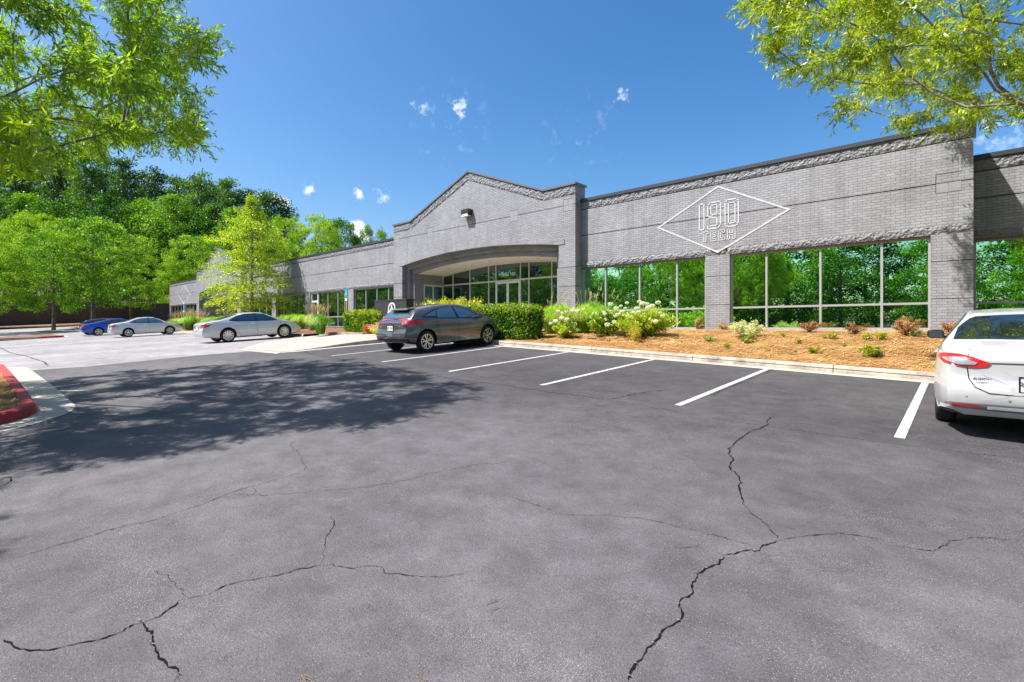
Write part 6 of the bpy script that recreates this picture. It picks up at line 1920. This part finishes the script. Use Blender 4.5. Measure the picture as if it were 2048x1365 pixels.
SHP = [(-700, 690), (0, 775), (100, 762), (150, 755), (250, 742), (400, 727), (560, 724), (700, 731), (800, 748), (880, 766), (970, 797), (905, 818), (890, 842), (800, 855), (700, 875), (560, 885), (450, 905), (300, 935), (100, 955), (0, 965), (-700, 1100)]
def shade_ok(p):
    # the crown reaches only as far as its shade on the drive does
    g = G(p[0], p[1]); k = p[2] - g; s = proj((p[0] + .405 * k, p[1] + .5 * k, g))
    if s is None or s[0] < -60: return True
    return inpoly(s[0], s[1], SHP)
aL = attractors((-12.6, -.3, 6.9), (5.9, 6.1, 3.9), 640, polyL, 5, extra=shade_ok)
grown_tree('willow_oak_tree', (-13.1, -.7, islH(-13.1, -.7) - .05), (-13.0, -.55, 3.1), aL, 'large narrow leaved shade tree overhanging the view from the red kerbed island', 'willow', 6)
aR = attractors((3.2, 12.6, 7.9), (7.6, 5.6, 3.6), 620, polyR, 9, extra=lambda p: not (p[1] > 17.0 and p[2] < 8) and p[1] < 18.5 and not (p[0] + .81 * (17.6 - p[1]) < -.25 and p[2] - 2 * (17.6 - p[1]) < EYE + 5.4 and p[2] - 2 * (17.6 - p[1]) > EYE - .3))
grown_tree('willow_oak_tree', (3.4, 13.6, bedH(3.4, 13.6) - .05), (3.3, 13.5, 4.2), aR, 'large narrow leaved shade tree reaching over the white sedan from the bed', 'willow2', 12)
# ------------------------------------------------------------------ light, sky, camera
SUN_EL = rad(57); SUN_ROT = math.atan2(-.81, -1.0) + 2 * PI
w = bpy.data.worlds.new("World"); SC.world = w; w.use_nodes = True
nt = w.node_tree; nd = nt.nodes; lk = nt.links
bg = nd['Background']
sk = nd.new('ShaderNodeTexSky'); sk.sky_type = 'NISHITA'; sk.sun_disc = False
sk.sun_elevation = SUN_EL; sk.sun_rotation = SUN_ROT; sk.air_density = 1.0; sk.dust_density = 2.2; sk.ozone_density = 2.0; sk.altitude = 200
tc = nd.new('ShaderNodeTexCoord')
hsv = nd.new('ShaderNodeHueSaturation'); hsv.inputs['Saturation'].default_value = 1.38; hsv.inputs['Value'].default_value = 1.0
lk.new(sk.outputs[0], hsv.inputs['Color'])
# small fair-weather clouds, fixed in the sky by direction
nz = nd.new('ShaderNodeTexNoise'); nz.inputs['Scale'].default_value = 45; nz.inputs['Detail'].default_value = 8; nz.inputs['Roughness'].default_value = .62
lk.new(tc.outputs['Generated'], nz.inputs[0])
total = None
for (x, y, rx, amp) in ((921, 217, 19, .8), (838, 218, 20, .4), (1247, 196, 18, .75), (1160, 270, 80, .08), (900, 250, 80, .08), (622, 379, 15, .6), (628, 398, 10, .5), (711, 387, 17, .65), (765, 389, 22, .3),
                     (572, 404, 15, 1.1), (548, 400, 10, .9), (716, 462, 20, 1.4), (725, 472, 20, 1.4), (1990, 240, 70, .3), (2300, 260, 200, .5), (-300, 300, 160, .6)):
    d = ray(x, y).normalized()
    vm = nd.new('ShaderNodeVectorMath'); vm.operation = 'DISTANCE'; lk.new(tc.outputs['Generated'], vm.inputs[0]); vm.inputs[1].default_value = d
    rr = rx / 1000 / ray(x, y).length * 1.0
    f = math_(nd, lk, 'SUBTRACT', 1.0, math_(nd, lk, 'DIVIDE', vm.outputs['Value'], rr * 1.25), True)
    f = math_(nd, lk, 'MULTIPLY', f, amp)
    total = f if total is None else math_(nd, lk, 'MAXIMUM', total, f)
n2 = math_(nd, lk, 'MULTIPLY', math_(nd, lk, 'SUBTRACT', nz.outputs['Fac'], .56), 3.6)
dens = math_(nd, lk, 'MULTIPLY', math_(nd, lk, 'ADD', total, n2), math_(nd, lk, 'MULTIPLY', total, 3.0, True), True)
mx = nd.new('ShaderNodeMix'); mx.data_type = 'RGBA'; lk.new(dens, mx.inputs[0]); lk.new(hsv.outputs[0], mx.inputs[6]); mx.inputs[7].default_value = (9.5, 9.6, 10.0, 1)
lk.new(mx.outputs[2], bg.inputs[0]); bg.inputs[1].default_value = .099

sl_ = bpy.data.lights.new('sun', 'SUN'); sl_.energy = 5.0; sl_.angle = rad(.55); sl_.color = (1.0, .965, .92)
so_ = bpy.data.objects.new('sun', sl_); COL.objects.link(so_)
dS = Vector((math.sin(SUN_ROT) * math.cos(SUN_EL), math.cos(SUN_ROT) * math.cos(SUN_EL), math.sin(SUN_EL)))
so_.rotation_euler = dS.to_track_quat('Z', 'Y').to_euler(); so_.location = (0, -5, 30)

cd = bpy.data.cameras.new('camera'); cd.sensor_width = 36; cd.lens = FPX / 2048 * 36
cd.shift_y = (HOR - 682.5) / 2048; cd.clip_start = .05; cd.clip_end = 3000
co_ = bpy.data.objects.new('camera', cd); COL.objects.link(co_); co_.location = (0, 0, EYE); co_.rotation_euler = (PI/2, 0, YAW)
SC.camera = co_
SC.view_settings.view_transform = 'Standard'; SC.view_settings.look = 'None'; SC.view_settings.gamma = 1; SC.view_settings.exposure = 1.0
SC.render.engine = 'CYCLES'
SC.cycles.max_bounces = 8; SC.cycles.diffuse_bounces = 3; SC.cycles.glossy_bounces = 4; SC.cycles.transmission_bounces = 4
SC.cycles.use_denoising = True
